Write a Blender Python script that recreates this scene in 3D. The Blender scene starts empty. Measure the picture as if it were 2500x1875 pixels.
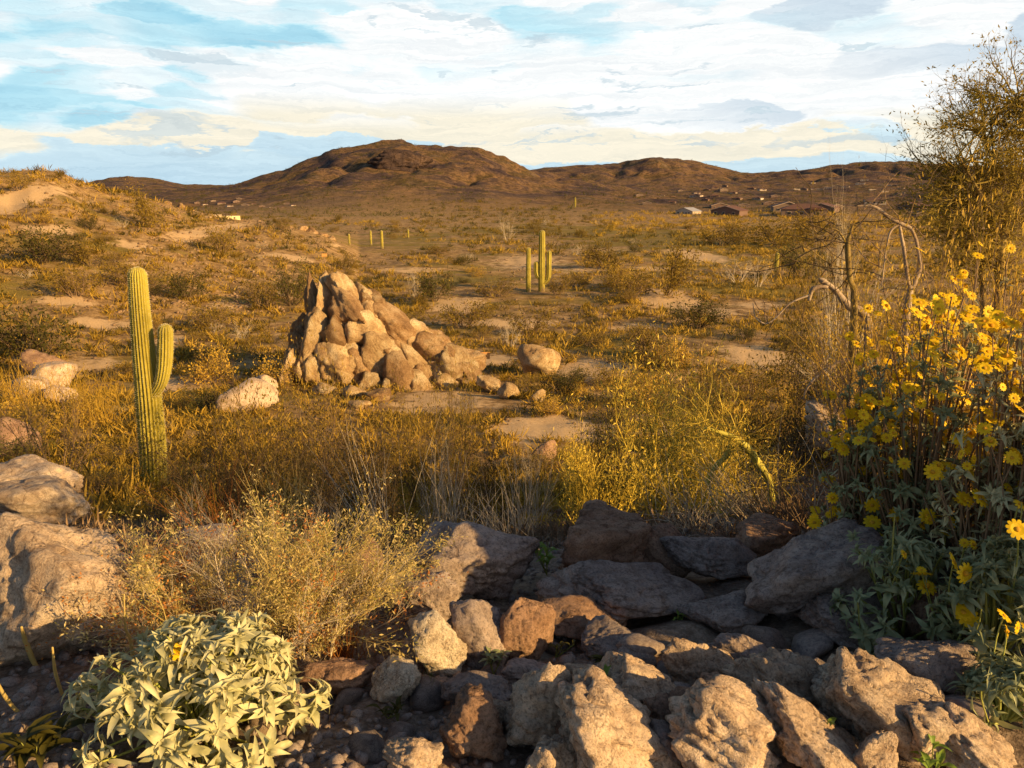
import bpy, math, random
import numpy as np
from mathutils import Vector, Matrix, Euler

R = math.radians
scene = bpy.context.scene
col = scene.collection
rs = np.random.RandomState(7)
random.seed(7)

# ------------------------------------------------------------------ camera model (photo = 2500 x 1875)
F = 1888.0
PITCH = math.atan(487.5 / F)
FW = np.array([0, math.cos(PITCH), -math.sin(PITCH)])
UP = np.array([0, math.sin(PITCH), math.cos(PITCH)])

def ray(px, py):
    d = FW + np.array([1, 0, 0]) * ((px - 1250) / F) + UP * (-(py - 937.5) / F)
    return d / np.linalg.norm(d)

def at(px, py, y):
    d = ray(px, py)
    return d * (y / d[1])

def project(p):
    z = p[0] * FW[0] + p[1] * FW[1] + p[2] * FW[2]
    u = p[1] * UP[1] + p[2] * UP[2]
    return 1250 + F * p[0] / z, 937.5 - F * u / z

# ------------------------------------------------------------------ noise
def _hash(ix, iy, iz, seed):
    h = (ix.astype(np.uint32) * np.uint32(374761393) + iy.astype(np.uint32) * np.uint32(668265263)
         + iz.astype(np.uint32) * np.uint32(2147483647 - 58) + np.uint32((seed * 974711) & 0xffffffff))
    h = (h ^ (h >> np.uint32(13))) * np.uint32(1274126177)
    h = h ^ (h >> np.uint32(16))
    return (h & np.uint32(0xffffff)).astype(np.float64) / float(0xffffff)

def vnoise(x, y, z, seed=0):
    fx, fy, fz = np.floor(x), np.floor(y), np.floor(z)
    ix, iy, iz = fx.astype(np.int64), fy.astype(np.int64), fz.astype(np.int64)
    tx, ty, tz = x - fx, y - fy, z - fz
    tx, ty, tz = [t * t * (3 - 2 * t) for t in (tx, ty, tz)]
    out = 0
    for dx in (0, 1):
        wx = tx if dx else 1 - tx
        for dy in (0, 1):
            wy = ty if dy else 1 - ty
            for dz in (0, 1):
                wz = tz if dz else 1 - tz
                out = out + wx * wy * wz * _hash(ix + dx, iy + dy, iz + dz, seed)
    return out * 2 - 1

def fbm(x, y, z, octv=4, seed=0, gain=0.5):
    a, s, t = 1.0, 0, 0
    for i in range(octv):
        s = s + a * vnoise(x, y, z, seed + i * 17); t += a
        a *= gain; x = x * 2.03 + 11.3; y = y * 2.03 + 5.1; z = z * 2.03 + 7.7
    return s / t

def smooth(a, b, x):
    t = np.clip((x - a) / (b - a), 0, 1)
    return t * t * (3 - 2 * t)

# ------------------------------------------------------------------ terrain
PY = np.array([-30, -5, 0, 2, 3, 4, 5, 6, 8, 10, 13, 20, 35, 60, 120, 250, 420, 700, 1000, 1500, 5000], float)
PZ = np.array([-1.2, -1.55, -1.6, -1.75, -1.95, -2.15, -2.42, -2.9, -3.95, -4.8, -5.9, -7.7, -9.3, -9.9, -9.9, -10, -10, -6.5, -2, -4, -20], float)

def sky_z(py, y):
    return -y * np.tan(PITCH + np.arctan((py - 937.5) / F))

L_PX = np.array([-2500, -900, -300, 0, 60, 110, 165, 200, 245, 300, 400, 480, 560, 700, 790, 850, 930, 3000], float)
L_PY = np.array([300, 340, 400, 428, 430, 422, 424, 432, 455, 466, 488, 512, 528, 548, 572, 600, 640, 640], float)
C_PX = np.array([-4000, 430, 560, 650, 710, 760, 830, 900, 950, 990, 1040, 1080, 1170, 1230, 1310, 1360, 1450, 1600, 6000], float)
C_PY = np.array([470, 470, 455, 436, 418, 396, 368, 352, 342, 340, 350, 356, 358, 376, 408, 425, 440, 470, 470], float)
O_PX = np.array([-4000, -300, 200, 250, 300, 345, 420, 490, 560, 700, 1000, 1300, 1350, 1400, 1480, 1530, 1580, 1640, 1690, 1750, 1800, 1850, 1900, 1980, 2080, 2150, 2250, 2400, 2600, 3200, 6000], float)
O_PY = np.array([420, 430, 460, 448, 436, 432, 440, 458, 462, 440, 430, 414, 408, 404, 400, 390, 383, 386, 398, 414, 424, 422, 416, 407, 398, 398, 404, 410, 415, 430, 430], float)

def height(x, y, fine=True):
    x = np.asarray(x, float); y = np.asarray(y, float)
    r = np.hypot(x, y)
    yy = np.where(y > 0, np.maximum(y, r * 0.86), y)
    z = np.interp(yy, PY, PZ)
    # the ledge carries on to the right, the shelf to the left is a bit lower
    z = z + 2.5 * np.exp(-(((x - 6.6) / 3.4) ** 2 + ((y - 10.0) / 4.6) ** 2))
    z = z + 0.22 * np.exp(-(((x - 3.0) / 1.4) ** 2 + ((y - 3.2) / 1.6) ** 2))
    z = z + 0.8 * np.exp(-(((x + 7.5) / 3.0) ** 2 + ((y - 11.0) / 3.5) ** 2))
    az = np.where(y > 1e-3, x / np.maximum(y, 1e-3), np.sign(x) * 50)
    px = 1250 + F * np.clip(az, -3, 3) * 1.0
    # left hill
    pyl = np.interp(px, L_PX, L_PY)
    RL = 118.0
    top = sky_z(pyl, RL) + 9.9
    nz = fbm(x / 14.0, y / 14.0, x * 0, 4, 3)
    prof = np.where(r < RL, smooth(42, RL + 18, r) ** 1.15 / (smooth(42, RL + 18, RL) ** 1.15), 1 - smooth(RL, 190, r))
    front = smooth(0, 8, y)
    hl = np.maximum(top, 0) * prof * front
    hl = hl * (1 + 0.16 * nz * np.where(r < RL * 0.97, 1, 0.3))
    # far hills
    pyc = np.interp(px, C_PX, C_PY)
    base = np.interp(620.0, PY, PZ)
    prc = np.where(r < 620, smooth(260, 650, r) ** 1.1 / (smooth(260, 650, 620) ** 1.1), 1 - smooth(620, 850, r))
    n2 = fbm(x / 60.0, y / 60.0, x * 0 + 3, 5, 9)
    hc = np.maximum(sky_z(pyc, 620.0) - base + 0.0, 0) * prc * front * (1 + 0.22 * n2 * np.where(r < 600, 1, 0.15))
    pyo = np.interp(px, O_PX, O_PY)
    pro = np.where(r < 1080, smooth(520, 1120, r) ** 1.9 / (smooth(520, 1120, 1080) ** 1.9), 1 - smooth(1080, 1500, r))
    ho = np.maximum(sky_z(pyo, 1080.0) - np.interp(1080.0, PY, PZ), 0) * pro * front * (1 + 0.15 * n2 * np.where(r < 1000, 1, 0.2))
    z = z + np.maximum(hl, 0) + np.maximum(hc, ho)
    far = smooth(300, 480, r)
    z = z - far * 7.0 * (1 - np.clip(np.abs(fbm(x / 55.0, y / 80.0, x * 0 + 4, 4, 41)) * 3.2, 0, 1)) * smooth(3, 18, np.maximum(hc, ho)) * np.where(r < 1000, 1, .4)
    z = z + far * 1.3 * fbm(x / 9.0, y / 9.0, x * 0 + 1, 3, 43)
    # undulation
    z = z + 0.45 * smooth(16, 45, r) * fbm(x / 11.0, y / 11.0, x * 0 + 8, 3, 21)
    z = z + 2.2 * smooth(250, 420, r) * fbm(x / 45.0, y / 45.0, x * 0 + 8, 3, 22)
    if fine:
        z = z + 0.13 * (1 - smooth(60, 300, r)) * fbm(x / 1.3, y / 1.3, x * 0 + 2, 4, 31) * smooth(0.5, 4, r)
        z = z + 0.05 * (1 - smooth(10, 30, r)) * fbm(x / 0.25, y / 0.25, x * 0 + 2, 3, 33)
    return z

TS = np.exp(np.linspace(math.log(0.8), math.log(2500), 1500))
def ground(px, py, fine=False):
    d = ray(px, py)
    X = d[0] * TS; Y = d[1] * TS; Z = d[2] * TS
    b = np.nonzero(Z < height(X, Y, fine))[0]
    i = b[0] if len(b) else len(TS) - 1
    if i > 0:
        a0, a1 = TS[i - 1], TS[i]
        for _ in range(8):
            m = 0.5 * (a0 + a1)
            if d[2] * m < float(height(d[0] * m, d[1] * m, fine)): a1 = m
            else: a0 = m
        t = a1
    else: t = TS[0]
    return np.array([d[0] * t, d[1] * t, d[2] * t])

def hz(x, y): return float(height(x, y))

# ------------------------------------------------------------------ mesh helpers
def mesh_np(name, V, Fc, mats, smooth_sh=False, mi=None):
    """V (n,3); Fc (m,k) numpy with a single k"""
    me = bpy.data.meshes.new(name)
    V = np.asarray(V, np.float32); Fc = np.asarray(Fc, np.int32)
    m, k = Fc.shape
    me.vertices.add(len(V)); me.vertices.foreach_set('co', V.ravel())
    me.loops.add(m * k); me.loops.foreach_set('vertex_index', Fc.ravel())
    me.polygons.add(m)
    me.polygons.foreach_set('loop_start', np.arange(0, m * k, k, dtype=np.int32))
    me.polygons.foreach_set('loop_total', np.full(m, k, np.int32))
    if smooth_sh: me.polygons.foreach_set('use_smooth', np.ones(m, bool))
    for mt in (mats if isinstance(mats, (list, tuple)) else [mats]): me.materials.append(mt)
    if mi is not None: me.polygons.foreach_set('material_index', np.asarray(mi, np.int32))
    me.update(calc_edges=True)
    return me

def obj(name, me, parent=None, loc=None):
    o = bpy.data.objects.new(name, me); col.objects.link(o)
    if parent is not None: o.parent = parent
    if loc is not None: o.location = loc
    return o

def tag(o, label=None, cat=None, group=None, kind=None):
    if label: o['label'] = label
    if cat: o['category'] = cat
    if group: o['group'] = group
    if kind: o['kind'] = kind
    return o

def empty(name, loc=(0, 0, 0), rz=0, sc=1.0):
    o = bpy.data.objects.new(name, None); col.objects.link(o)
    o.location = loc; o.rotation_euler = (0, 0, rz); o.scale = (sc, sc, sc) if not hasattr(sc, '__len__') else sc
    o.empty_display_size = 0.1
    return o

def copy_tree(o, parent=None):
    c = o.copy(); col.objects.link(c)
    if parent is not None: c.parent = parent
    for ch in list(o.children): copy_tree(ch, c)
    return c

class MB:
    def __init__(s): s.v = []; s.q = []; s.n = 0; s.m = []
    def add(s, V, Q, m=0):
        V = np.asarray(V, float); Q = np.asarray(Q, int)
        if Q.shape[1] == 3: Q = np.hstack([Q, Q[:, 2:3]])
        s.v.append(V); s.q.append(Q + s.n); s.n += len(V); s.m += [m] * len(Q)
    def box(s, c, h, m=0, rot=None):
        c = np.array(c, float)
        V = np.array([[x, y, z] for x in (-1, 1) for y in (-1, 1) for z in (-1, 1)], float) * np.array(h)
        if rot is not None: V = V @ np.array(rot).T
        s.add(V + c, [[0, 1, 3, 2], [4, 6, 7, 5], [0, 4, 5, 1], [2, 3, 7, 6], [0, 2, 6, 4], [1, 5, 7, 3]], m)
    def build(s, name, mats, parent=None, sm=False, loc=None):
        return obj(name, s.mesh(name, mats, sm), parent, loc)
    def mesh(s, name, mats, sm=False):
        V = np.vstack(s.v); Q = np.vstack(s.q); tri = Q[:, 2] == Q[:, 3]
        me = bpy.data.meshes.new(name)
        faces = [tuple(q[:3]) if t else tuple(q) for q, t in zip(Q.tolist(), tri)]
        me.from_pydata(V.tolist(), [], faces)
        for mt in (mats if isinstance(mats, (list, tuple)) else [mats]): me.materials.append(mt)
        me.polygons.foreach_set('material_index', np.array(s.m, np.int32))
        if sm: me.polygons.foreach_set('use_smooth', np.ones(len(faces), bool))
        me.update()
        return me

def norm(v):
    return v / (np.linalg.norm(v, axis=-1, keepdims=True) + 1e-12)

def frames(D, roll=None, rng=rs):
    """frames whose +x axis is D; returns (n,3,3) columns x,y,z"""
    D = norm(np.asarray(D, float))
    a = np.where(np.abs(D[:, 2:3]) > 0.95, np.array([[1.0, 0, 0]]), np.array([[0, 0, 1.0]]))
    Yv = norm(np.cross(a, D)); Zv = np.cross(D, Yv)
    if roll is not None:
        c, s_ = np.cos(roll)[:, None], np.sin(roll)[:, None]
        Yv, Zv = Yv * c + Zv * s_, Zv * c - Yv * s_
    return np.stack([D, Yv, Zv], axis=2)

def stamp(tv, tf, P, M, S):
    """place a template many times: P (n,3), M (n,3,3), S (n,) or (n,3)"""
    tv = np.asarray(tv, float); tf = np.asarray(tf, int)
    S = np.asarray(S, float)
    if S.ndim == 1: S = np.repeat(S[:, None], 3, 1)
    T = tv[None] * S[:, None, :]
    V = np.einsum('nij,nkj->nki', M, T) + np.asarray(P)[:, None, :]
    Fc = tf[None] + (np.arange(len(P)) * len(tv))[:, None, None]
    return V.reshape(-1, 3), Fc.reshape(-1, tf.shape[1])

def tubes(name, segs, mat, k=3):
    S = np.array([[*a, *b, ra, rb] for a, b, ra, rb in segs], float)
    A, B, ra, rb = S[:, :3], S[:, 3:6], S[:, 6], S[:, 7]
    M = frames(B - A)
    n = len(S); V = np.zeros((n, 2 * k, 3))
    for i in range(k):
        t = 2 * math.pi * i / k
        off = M[:, :, 1] * math.cos(t) + M[:, :, 2] * math.sin(t)
        V[:, i] = A + off * ra[:, None]; V[:, k + i] = B + off * rb[:, None]
    Q = np.array([[i, (i + 1) % k, k + (i + 1) % k, k + i] for i in range(k)])
    Fc = Q[None] + (np.arange(n) * 2 * k)[:, None, None]
    return mesh_np(name, V.reshape(-1, 3), Fc.reshape(-1, 4), mat, smooth_sh=True)

def smooth_tube(pts, rad, k=10, closed=True, wob=0.0, seed=0):
    """continuous tube through pts (resampled), returns V,Q"""
    pts = np.array(pts, float); rad = np.array(rad, float)
    n0 = len(pts); tt = np.linspace(0, n0 - 1, (n0 - 1) * 6 + 1)
    def cr(A):
        out = []
        for t in tt:
            i = min(int(t), n0 - 2); u = t - i
            p0, p1, p2, p3 = A[max(i - 1, 0)], A[i], A[i + 1], A[min(i + 2, n0 - 1)]
            out.append(0.5 * ((2 * p1) + (-p0 + p2) * u + (2 * p0 - 5 * p1 + 4 * p2 - p3) * u * u + (-p0 + 3 * p1 - 3 * p2 + p3) * u ** 3))
        return np.array(out)
    P = cr(pts); Rr = np.maximum(cr(rad[:, None])[:, 0], 1e-4)
    T = norm(np.gradient(P, axis=0))
    nrm = np.cross(T[0], [0.3, 0.9, 0.2]); nrm /= np.linalg.norm(nrm)
    V = []
    for i in range(len(P)):
        nrm = nrm - T[i] * np.dot(nrm, T[i]); nrm /= np.linalg.norm(nrm)
        b = np.cross(T[i], nrm)
        for j in range(k):
            a = 2 * math.pi * j / k
            w = 1 + wob * float(vnoise(np.array([j * 0.9]), np.array([i * 0.35]), np.array([seed * 3.1]), seed)[0])
            V.append(P[i] + (nrm * math.cos(a) + b * math.sin(a)) * Rr[i] * w)
    Q = []
    for i in range(len(P) - 1):
        for j in range(k):
            Q.append([i * k + j, i * k + (j + 1) % k, (i + 1) * k + (j + 1) % k, (i + 1) * k + j])
    V.append(P[0]); V.append(P[-1]); c0, c1 = len(V) - 2, len(V) - 1
    for j in range(k):
        Q.append([c0, (j + 1) % k, j, j]); o = (len(P) - 1) * k
        Q.append([c1, o + j, o + (j + 1) % k, o + (j + 1) % k])
    return np.array(V), np.array(Q)

# ------------------------------------------------------------------ materials
def nt(name):
    m = bpy.data.materials.new(name); m.use_nodes = True
    t = m.node_tree; t.nodes.clear()
    out = t.nodes.new('ShaderNodeOutputMaterial')
    return m, t, out

def N(t, ty, **kw):
    n = t.nodes.new('ShaderNode' + ty)
    for k, v in kw.items():
        if k in n.inputs.keys(): n.inputs[k].default_value = v
        else: setattr(n, k, v)
    return n

def ramp(t, fac, stops, interp='LINEAR'):
    n = t.nodes.new('ShaderNodeValToRGB'); n.color_ramp.interpolation = interp
    e = n.color_ramp.elements
    while len(e) < len(stops): e.new(0.5)
    for i, (p, c) in enumerate(stops):
        e[i].position = p; e[i].color = (*c, 1) if len(c) == 3 else c
    t.links.new(fac, n.inputs[0])
    return n.outputs[0]

def mix(t, fac, a, b, mode='MIX'):
    n = t.nodes.new('ShaderNodeMix'); n.data_type = 'RGBA'; n.blend_type = mode
    for s, v in ((n.inputs[0], fac), (n.inputs[6], a), (n.inputs[7], b)):
        if hasattr(v, 'default_value') or hasattr(v, 'links'): t.links.new(v, s)
        elif isinstance(v, (int, float)): s.default_value = v
        else: s.default_value = (*v, 1)
    return n.outputs[2]

def mth(t, op, a, b=0.0, clamp=False):
    n = t.nodes.new('ShaderNodeMath'); n.operation = op; n.use_clamp = clamp
    for s, v in ((n.inputs[0], a), (n.inputs[1], b)):
        if hasattr(v, 'links'): t.links.new(v, s)
        else: s.default_value = v
    return n.outputs[0]

def noise(t, vec, scale, detail=5, rough=0.6, dist=0.0):
    n = N(t, 'TexNoise', Scale=scale, Detail=detail, Roughness=rough, Distortion=dist)
    t.links.new(vec, n.inputs['Vector']); return n.outputs['Fac']

def mapping(t, vec, sc=(1, 1, 1), rot=(0, 0, 0), loc=(0, 0, 0)):
    n = t.nodes.new('ShaderNodeMapping'); n.inputs['Scale'].default_value = sc
    n.inputs['Rotation'].default_value = rot; n.inputs['Location'].default_value = loc
    t.links.new(vec, n.inputs['Vector']); return n.outputs[0]

def bsdf(t, out, colr, rough=0.9, bump=None, bstr=0.5, bdist=0.02, spec=0.2):
    b = N(t, 'BsdfPrincipled'); b.inputs['Specular IOR Level'].default_value = spec
    if hasattr(colr, 'links'): t.links.new(colr, b.inputs['Base Color'])
    else: b.inputs['Base Color'].default_value = (*colr, 1)
    b.inputs['Roughness'].default_value = rough
    if bump is not None:
        bn = N(t, 'Bump', Strength=bstr, Distance=bdist); t.links.new(bump, bn.inputs['Height'])
        t.links.new(bn.outputs[0], b.inputs['Normal'])
    t.links.new(b.outputs[0], out.inputs[0])
    return b

def simple(name, c, rough=0.85, var=0.15, scale=8, bump=0.0, bdist=0.01):
    m, t, out = nt(name)
    tc = N(t, 'TexCoord').outputs['Object']
    n = noise(t, tc, scale, 4)
    lo = tuple(x * (1 - var) for x in c); hi = tuple(min(1, x * (1 + var)) for x in c)
    cc = ramp(t, n, [(0.3, lo), (0.7, hi)])
    bsdf(t, out, cc, rough, n if bump else None, bump, bdist)
    return m

def leafmat(name, a, b, trans=0.35, rough=0.6, scale=3.0, rnd=0.25):
    m, t, out = nt(name)
    tc = N(t, 'TexCoord').outputs['Object']
    n = noise(t, tc, scale, 3)
    c = ramp(t, n, [(0.35, a), (0.65, b)])
    oi = N(t, 'ObjectInfo').outputs['Random']
    hs = N(t, 'HueSaturation'); t.links.new(c, hs.inputs['Color'])
    t.links.new(mth(t, 'MULTIPLY_ADD', oi, rnd * 2), hs.inputs['Value'])
    hs.inputs['Value'].default_value = 1
    mm = t.nodes.new('ShaderNodeMath'); mm.operation = 'MULTIPLY_ADD'
    t.links.new(oi, mm.inputs[0]); mm.inputs[1].default_value = rnd * 2; mm.inputs[2].default_value = 1 - rnd
    t.links.new(mm.outputs[0], hs.inputs['Value'])
    p = N(t, 'BsdfPrincipled'); p.inputs['Roughness'].default_value = rough
    p.inputs['Specular IOR Level'].default_value = 0.2
    tr = N(t, 'BsdfTranslucent')
    t.links.new(hs.outputs[0], p.inputs['Base Color']); t.links.new(hs.outputs[0], tr.inputs['Color'])
    ms = N(t, 'MixShader'); ms.inputs[0].default_value = trans
    t.links.new(p.outputs[0], ms.inputs[1]); t.links.new(tr.outputs[0], ms.inputs[2])
    t.links.new(ms.outputs[0], out.inputs[0])
    return m

def rockmat(name, c1, c2, c3, scale=2.0, bstr=0.9, bdist=0.03, crack=0.5, rnd=0.12):
    m, t, out = nt(name)
    tc = N(t, 'TexCoord').outputs['Object']
    n1 = noise(t, tc, scale, 6, 0.65, 0.4)
    n2 = noise(t, tc, scale * 9, 6, 0.75)
    n3 = noise(t, tc, scale * 45, 4, 0.8)
    c = ramp(t, n1, [(0.3, c1), (0.5, c2), (0.68, c3)])
    sp = ramp(t, n3, [(0.36, (0.35, 0.33, 0.32)), (0.5, (1, 1, 1)), (0.68, (1.25, 1.2, 1.15))])
    c = mix(t, 0.75, c, sp, 'MULTIPLY')
    st = ramp(t, n2, [(0.38, (0.5, 0.42, 0.36)), (0.55, (1, 1, 1))])
    c = mix(t, 0.6, c, st, 'MULTIPLY')
    v = N(t, 'TexVoronoi', feature='DISTANCE_TO_EDGE', Scale=scale * 1.6)
    wv = mix(t, 0.25, tc, N(t, 'TexNoise', Scale=scale * 2.5, Detail=4).outputs['Color'])
    t.links.new(wv, v.inputs['Vector'])
    ck = ramp(t, v.outputs['Distance'], [(0.0, (0.25, 0.2, 0.17)), (0.035, (1, 1, 1))])
    c = mix(t, crack, c, ck, 'MULTIPLY')
    oi = N(t, 'ObjectInfo').outputs['Random']
    hs = N(t, 'HueSaturation'); t.links.new(c, hs.inputs['Color'])
    mm = t.nodes.new('ShaderNodeMath'); mm.operation = 'MULTIPLY_ADD'
    t.links.new(oi, mm.inputs[0]); mm.inputs[1].default_value = rnd * 2; mm.inputs[2].default_value = 1 - rnd
    t.links.new(mm.outputs[0], hs.inputs['Value'])
    h = mth(t, 'ADD', mth(t, 'MULTIPLY', n2, 0.6), mth(t, 'MULTIPLY', n3, 0.35))
    h = mth(t, 'ADD', h, mth(t, 'MULTIPLY', ck, 0.25 * crack))
    bsdf(t, out, hs.outputs[0], 0.95, h, bstr, bdist, 0.15)
    return m

# ground material: vertex attribute 'cover' r=sand g=green b=far-hill
def groundmat():
    m, t, out = nt('desert_ground')
    geo = N(t, 'NewGeometry').outputs['Position']
    at_ = N(t, 'Attribute', attribute_name='cover')
    sep = N(t, 'SeparateColor'); t.links.new(at_.outputs['Color'], sep.inputs[0])
    sand, green, hill = sep.outputs[0], sep.outputs[1], sep.outputs[2]
    nb = noise(t, mapping(t, geo, (0.09, 0.2, 0.09)), 1.0, 6, 0.62, 0.6)
    nm = noise(t, geo, 0.9, 6, 0.7, 0.3)
    nf = noise(t, geo, 7.0, 6, 0.75)
    ng = noise(t, geo, 42.0, 4, 0.8)
    soil = ramp(t, nm, [(0.3, (0.12, 0.07, 0.03)), (0.46, (0.28, 0.17, 0.07)), (0.6, (0.44, 0.28, 0.125)), (0.75, (0.58, 0.40, 0.20))])
    peb = ramp(t, nf, [(0.36, (0.38, 0.34, 0.32)), (0.52, (1, 1, 1)), (0.7, (1.35, 1.25, 1.15))])
    soil = mix(t, 0.8, soil, peb, 'MULTIPLY')
    sandc = ramp(t, nf, [(0.3, (0.46, 0.29, 0.14)), (0.7, (0.66, 0.45, 0.24))])
    greenc = ramp(t, nf, [(0.3, (0.085, 0.058, 0.012)), (0.5, (0.20, 0.14, 0.028)), (0.7, (0.36, 0.25, 0.07))])
    ns = mth(t, 'ADD', sand, mth(t, 'MULTIPLY', mth(t, 'SUBTRACT', nm, 0.5), 1.1))
    fs = ramp(t, ns, [(0.4, (0, 0, 0)), (0.6, (1, 1, 1))])
    nb2 = mth(t, 'ADD', green, mth(t, 'MULTIPLY', mth(t, 'SUBTRACT', nb, 0.5), 1.6))
    nb2 = mth(t, 'ADD', nb2, mth(t, 'MULTIPLY', mth(t, 'SUBTRACT', nf, 0.5), 0.7))
    fg = ramp(t, nb2, [(0.42, (0, 0, 0)), (0.62, (1, 1, 1))])
    c = mix(t, fg, soil, greenc)
    c = mix(t, fs, c, sandc)
    # far hills: brown with dark shrub specks
    gh = mapping(t, geo, (1, 1, 1.6))
    h1 = noise(t, gh, 0.03, 6, 0.65, 0.5); h2 = noise(t, gh, 0.35, 5, 0.8)
    hc = ramp(t, h1, [(0.33, (0.06, 0.04, 0.045)), (0.45, (0.115, 0.075, 0.06)), (0.53, (0.22, 0.13, 0.065)), (0.60, (0.12, 0.08, 0.035)), (0.68, (0.19, 0.13, 0.09))])
    hs = ramp(t, h2, [(0.36, (0.3, 0.27, 0.3)), (0.5, (0.9, 0.9, 0.9)), (0.64, (1.5, 1.4, 1.3))])
    hc = mix(t, 0.9, hc, hs, 'MULTIPLY')
    c = mix(t, hill, c, hc)
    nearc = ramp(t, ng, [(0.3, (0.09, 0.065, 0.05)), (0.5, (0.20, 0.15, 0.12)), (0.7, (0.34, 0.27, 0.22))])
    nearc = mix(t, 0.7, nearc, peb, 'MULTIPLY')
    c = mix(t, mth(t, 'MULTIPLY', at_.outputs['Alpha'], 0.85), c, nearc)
    hh = mth(t, 'ADD', mth(t, 'MULTIPLY', nf, 0.7), mth(t, 'MULTIPLY', ng, 0.3))
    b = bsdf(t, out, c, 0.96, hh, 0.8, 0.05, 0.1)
    b2 = N(t, 'Bump', Strength=0.9, Distance=2.5); 
    t.links.new(mth(t, 'MULTIPLY', h2, hill), b2.inputs['Height'])
    bn = [n for n in t.nodes if n.bl_idname == 'ShaderNodeBump' and n != b2][0]
    t.links.new(b2.outputs[0], bn.inputs['Normal'])
    return m

M = {}
M['ground'] = groundmat()
M['rock_grey'] = rockmat('granite_grey', (0.20, 0.155, 0.14), (0.35, 0.275, 0.235), (0.48, 0.385, 0.32), 1.6)
M['rock_tan'] = rockmat('granite_tan', (0.36, 0.25, 0.17), (0.56, 0.42, 0.30), (0.70, 0.56, 0.42), 2.2)
M['rock_brown'] = rockmat('granite_brown', (0.20, 0.12, 0.08), (0.34, 0.21, 0.14), (0.44, 0.29, 0.19), 2.0)
M['rock_gold'] = rockmat('outcrop_stone', (0.30, 0.17, 0.08), (0.58, 0.40, 0.21), (0.80, 0.63, 0.39), 1.4, 1.0, 0.16, 0.3, .2)
M['rock_rust'] = rockmat('outcrop_rust_stone', (0.20, 0.11, 0.055), (0.42, 0.26, 0.13), (0.60, 0.43, 0.25), 1.4, 1.0, 0.16, 0.3, .2)
M['pebble'] = rockmat('pebble_stone', (0.17, 0.13, 0.115), (0.30, 0.235, 0.20), (0.42, 0.34, 0.28), 6.0, 0.3, 0.01, 0.0)
M['rubble'] = rockmat('rubble_stone', (0.14, 0.09, 0.055), (0.26, 0.17, 0.10), (0.38, 0.27, 0.17), 1.2, 0.3, 0.01, 0.0)
M['rock_pale'] = rockmat('pale_quartz_stone', (0.45, 0.34, 0.24), (0.70, 0.58, 0.43), (0.88, 0.78, 0.62), 3.0)
M['bluff'] = rockmat('bluff_stone', (0.035, 0.026, 0.03), (0.075, 0.05, 0.045), (0.14, 0.09, 0.065), .15, 0.8, 1.5, 0.8)
M['saguaro'] = leafmat('saguaro_skin', (0.28, 0.225, 0.032), (0.42, 0.345, 0.055), 0.0, 0.6, 2.0, 0.05)
_t = M['saguaro'].node_tree; _h = [n for n in _t.nodes if n.bl_idname == 'ShaderNodeHueSaturation'][0]
_tc = N(_t, 'TexCoord').outputs['Object']; _n = noise(_t, mapping(_t, _tc, (1.6, 1.6, .8)), 1.6, 6, .7)
_z = N(_t, 'SeparateXYZ'); _t.links.new(_tc, _z.inputs[0])
_f = mth(_t, 'ADD', _n, mth(_t, 'MULTIPLY', mth(_t, 'SUBTRACT', 1.3, _z.outputs[2]), .09))
_c = mix(_t, ramp(_t, _f, [(.58, (0, 0, 0)), (.68, (1, 1, 1))]), _h.outputs[0], (.20, .14, .07))
for l in list(_t.links):
    if l.from_node == _h and l.to_node.bl_idname == 'ShaderNodeBsdfPrincipled': _t.links.new(_c, l.to_socket)
M['spine'] = simple('spine_wool', (0.62, 0.54, 0.36))
M['creo'] = leafmat('creosote_leaf', (0.05, 0.048, 0.010), (0.14, 0.115, 0.018), 0.3)
M['olive'] = leafmat('olive_leaf', (0.16, 0.105, 0.013), (0.34, 0.225, 0.028), 0.35)
M['shadeleaf'] = leafmat('shade_dark_leaf', (0.045, 0.030, 0.010), (0.12, 0.075, 0.018), 0.2)  # leaf brown darkened: the thicket's shade is put into its colour
M['gold'] = leafmat('golden_leaf', (0.42, 0.255, 0.025), (0.66, 0.43, 0.07), 0.4)
M['straw'] = leafmat('straw_leaf', (0.60, 0.44, 0.14), (0.84, 0.66, 0.28), 0.4)
M['rust'] = leafmat('rust_leaf', (0.36, 0.13, 0.03), (0.55, 0.24, 0.06), 0.4)
M['lime'] = leafmat('lime_leaf', (0.14, 0.22, 0.03), (0.30, 0.40, 0.07), 0.4, 0.45)
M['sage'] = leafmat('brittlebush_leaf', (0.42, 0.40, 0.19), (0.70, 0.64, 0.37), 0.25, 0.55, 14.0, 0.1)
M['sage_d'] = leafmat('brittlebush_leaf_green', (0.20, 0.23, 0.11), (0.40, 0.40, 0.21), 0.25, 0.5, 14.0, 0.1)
M['pv'] = leafmat('palo_verde_twig', (0.42, 0.29, 0.03), (0.74, 0.54, 0.08), 0.15)
M['pvbark'] = leafmat('palo_verde_bark', (0.34, 0.30, 0.05), (0.60, 0.52, 0.10), 0.0)
M['twig'] = simple('dry_twig', (0.24, 0.155, 0.09), var=0.35)
M['twigd'] = simple('dark_twig', (0.13, 0.085, 0.045), var=0.35)
M['pale'] = simple('pale_twig', (0.52, 0.42, 0.30), var=0.25)
M['dead'] = rockmat('dead_wood', (0.22, 0.14, 0.09), (0.46, 0.35, 0.25), (0.62, 0.50, 0.38), 5.0, 0.6, 0.01, 0.3)
M['petal'] = leafmat('yellow_petal', (0.80, 0.50, 0.01), (0.90, 0.62, 0.02), 0.35, 0.5, 9.0, 0.1)
M['disc'] = simple('flower_disc', (0.55, 0.28, 0.02))
M['stemg'] = leafmat('green_stem', (0.26, 0.28, 0.06), (0.42, 0.40, 0.10), 0.1)
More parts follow.
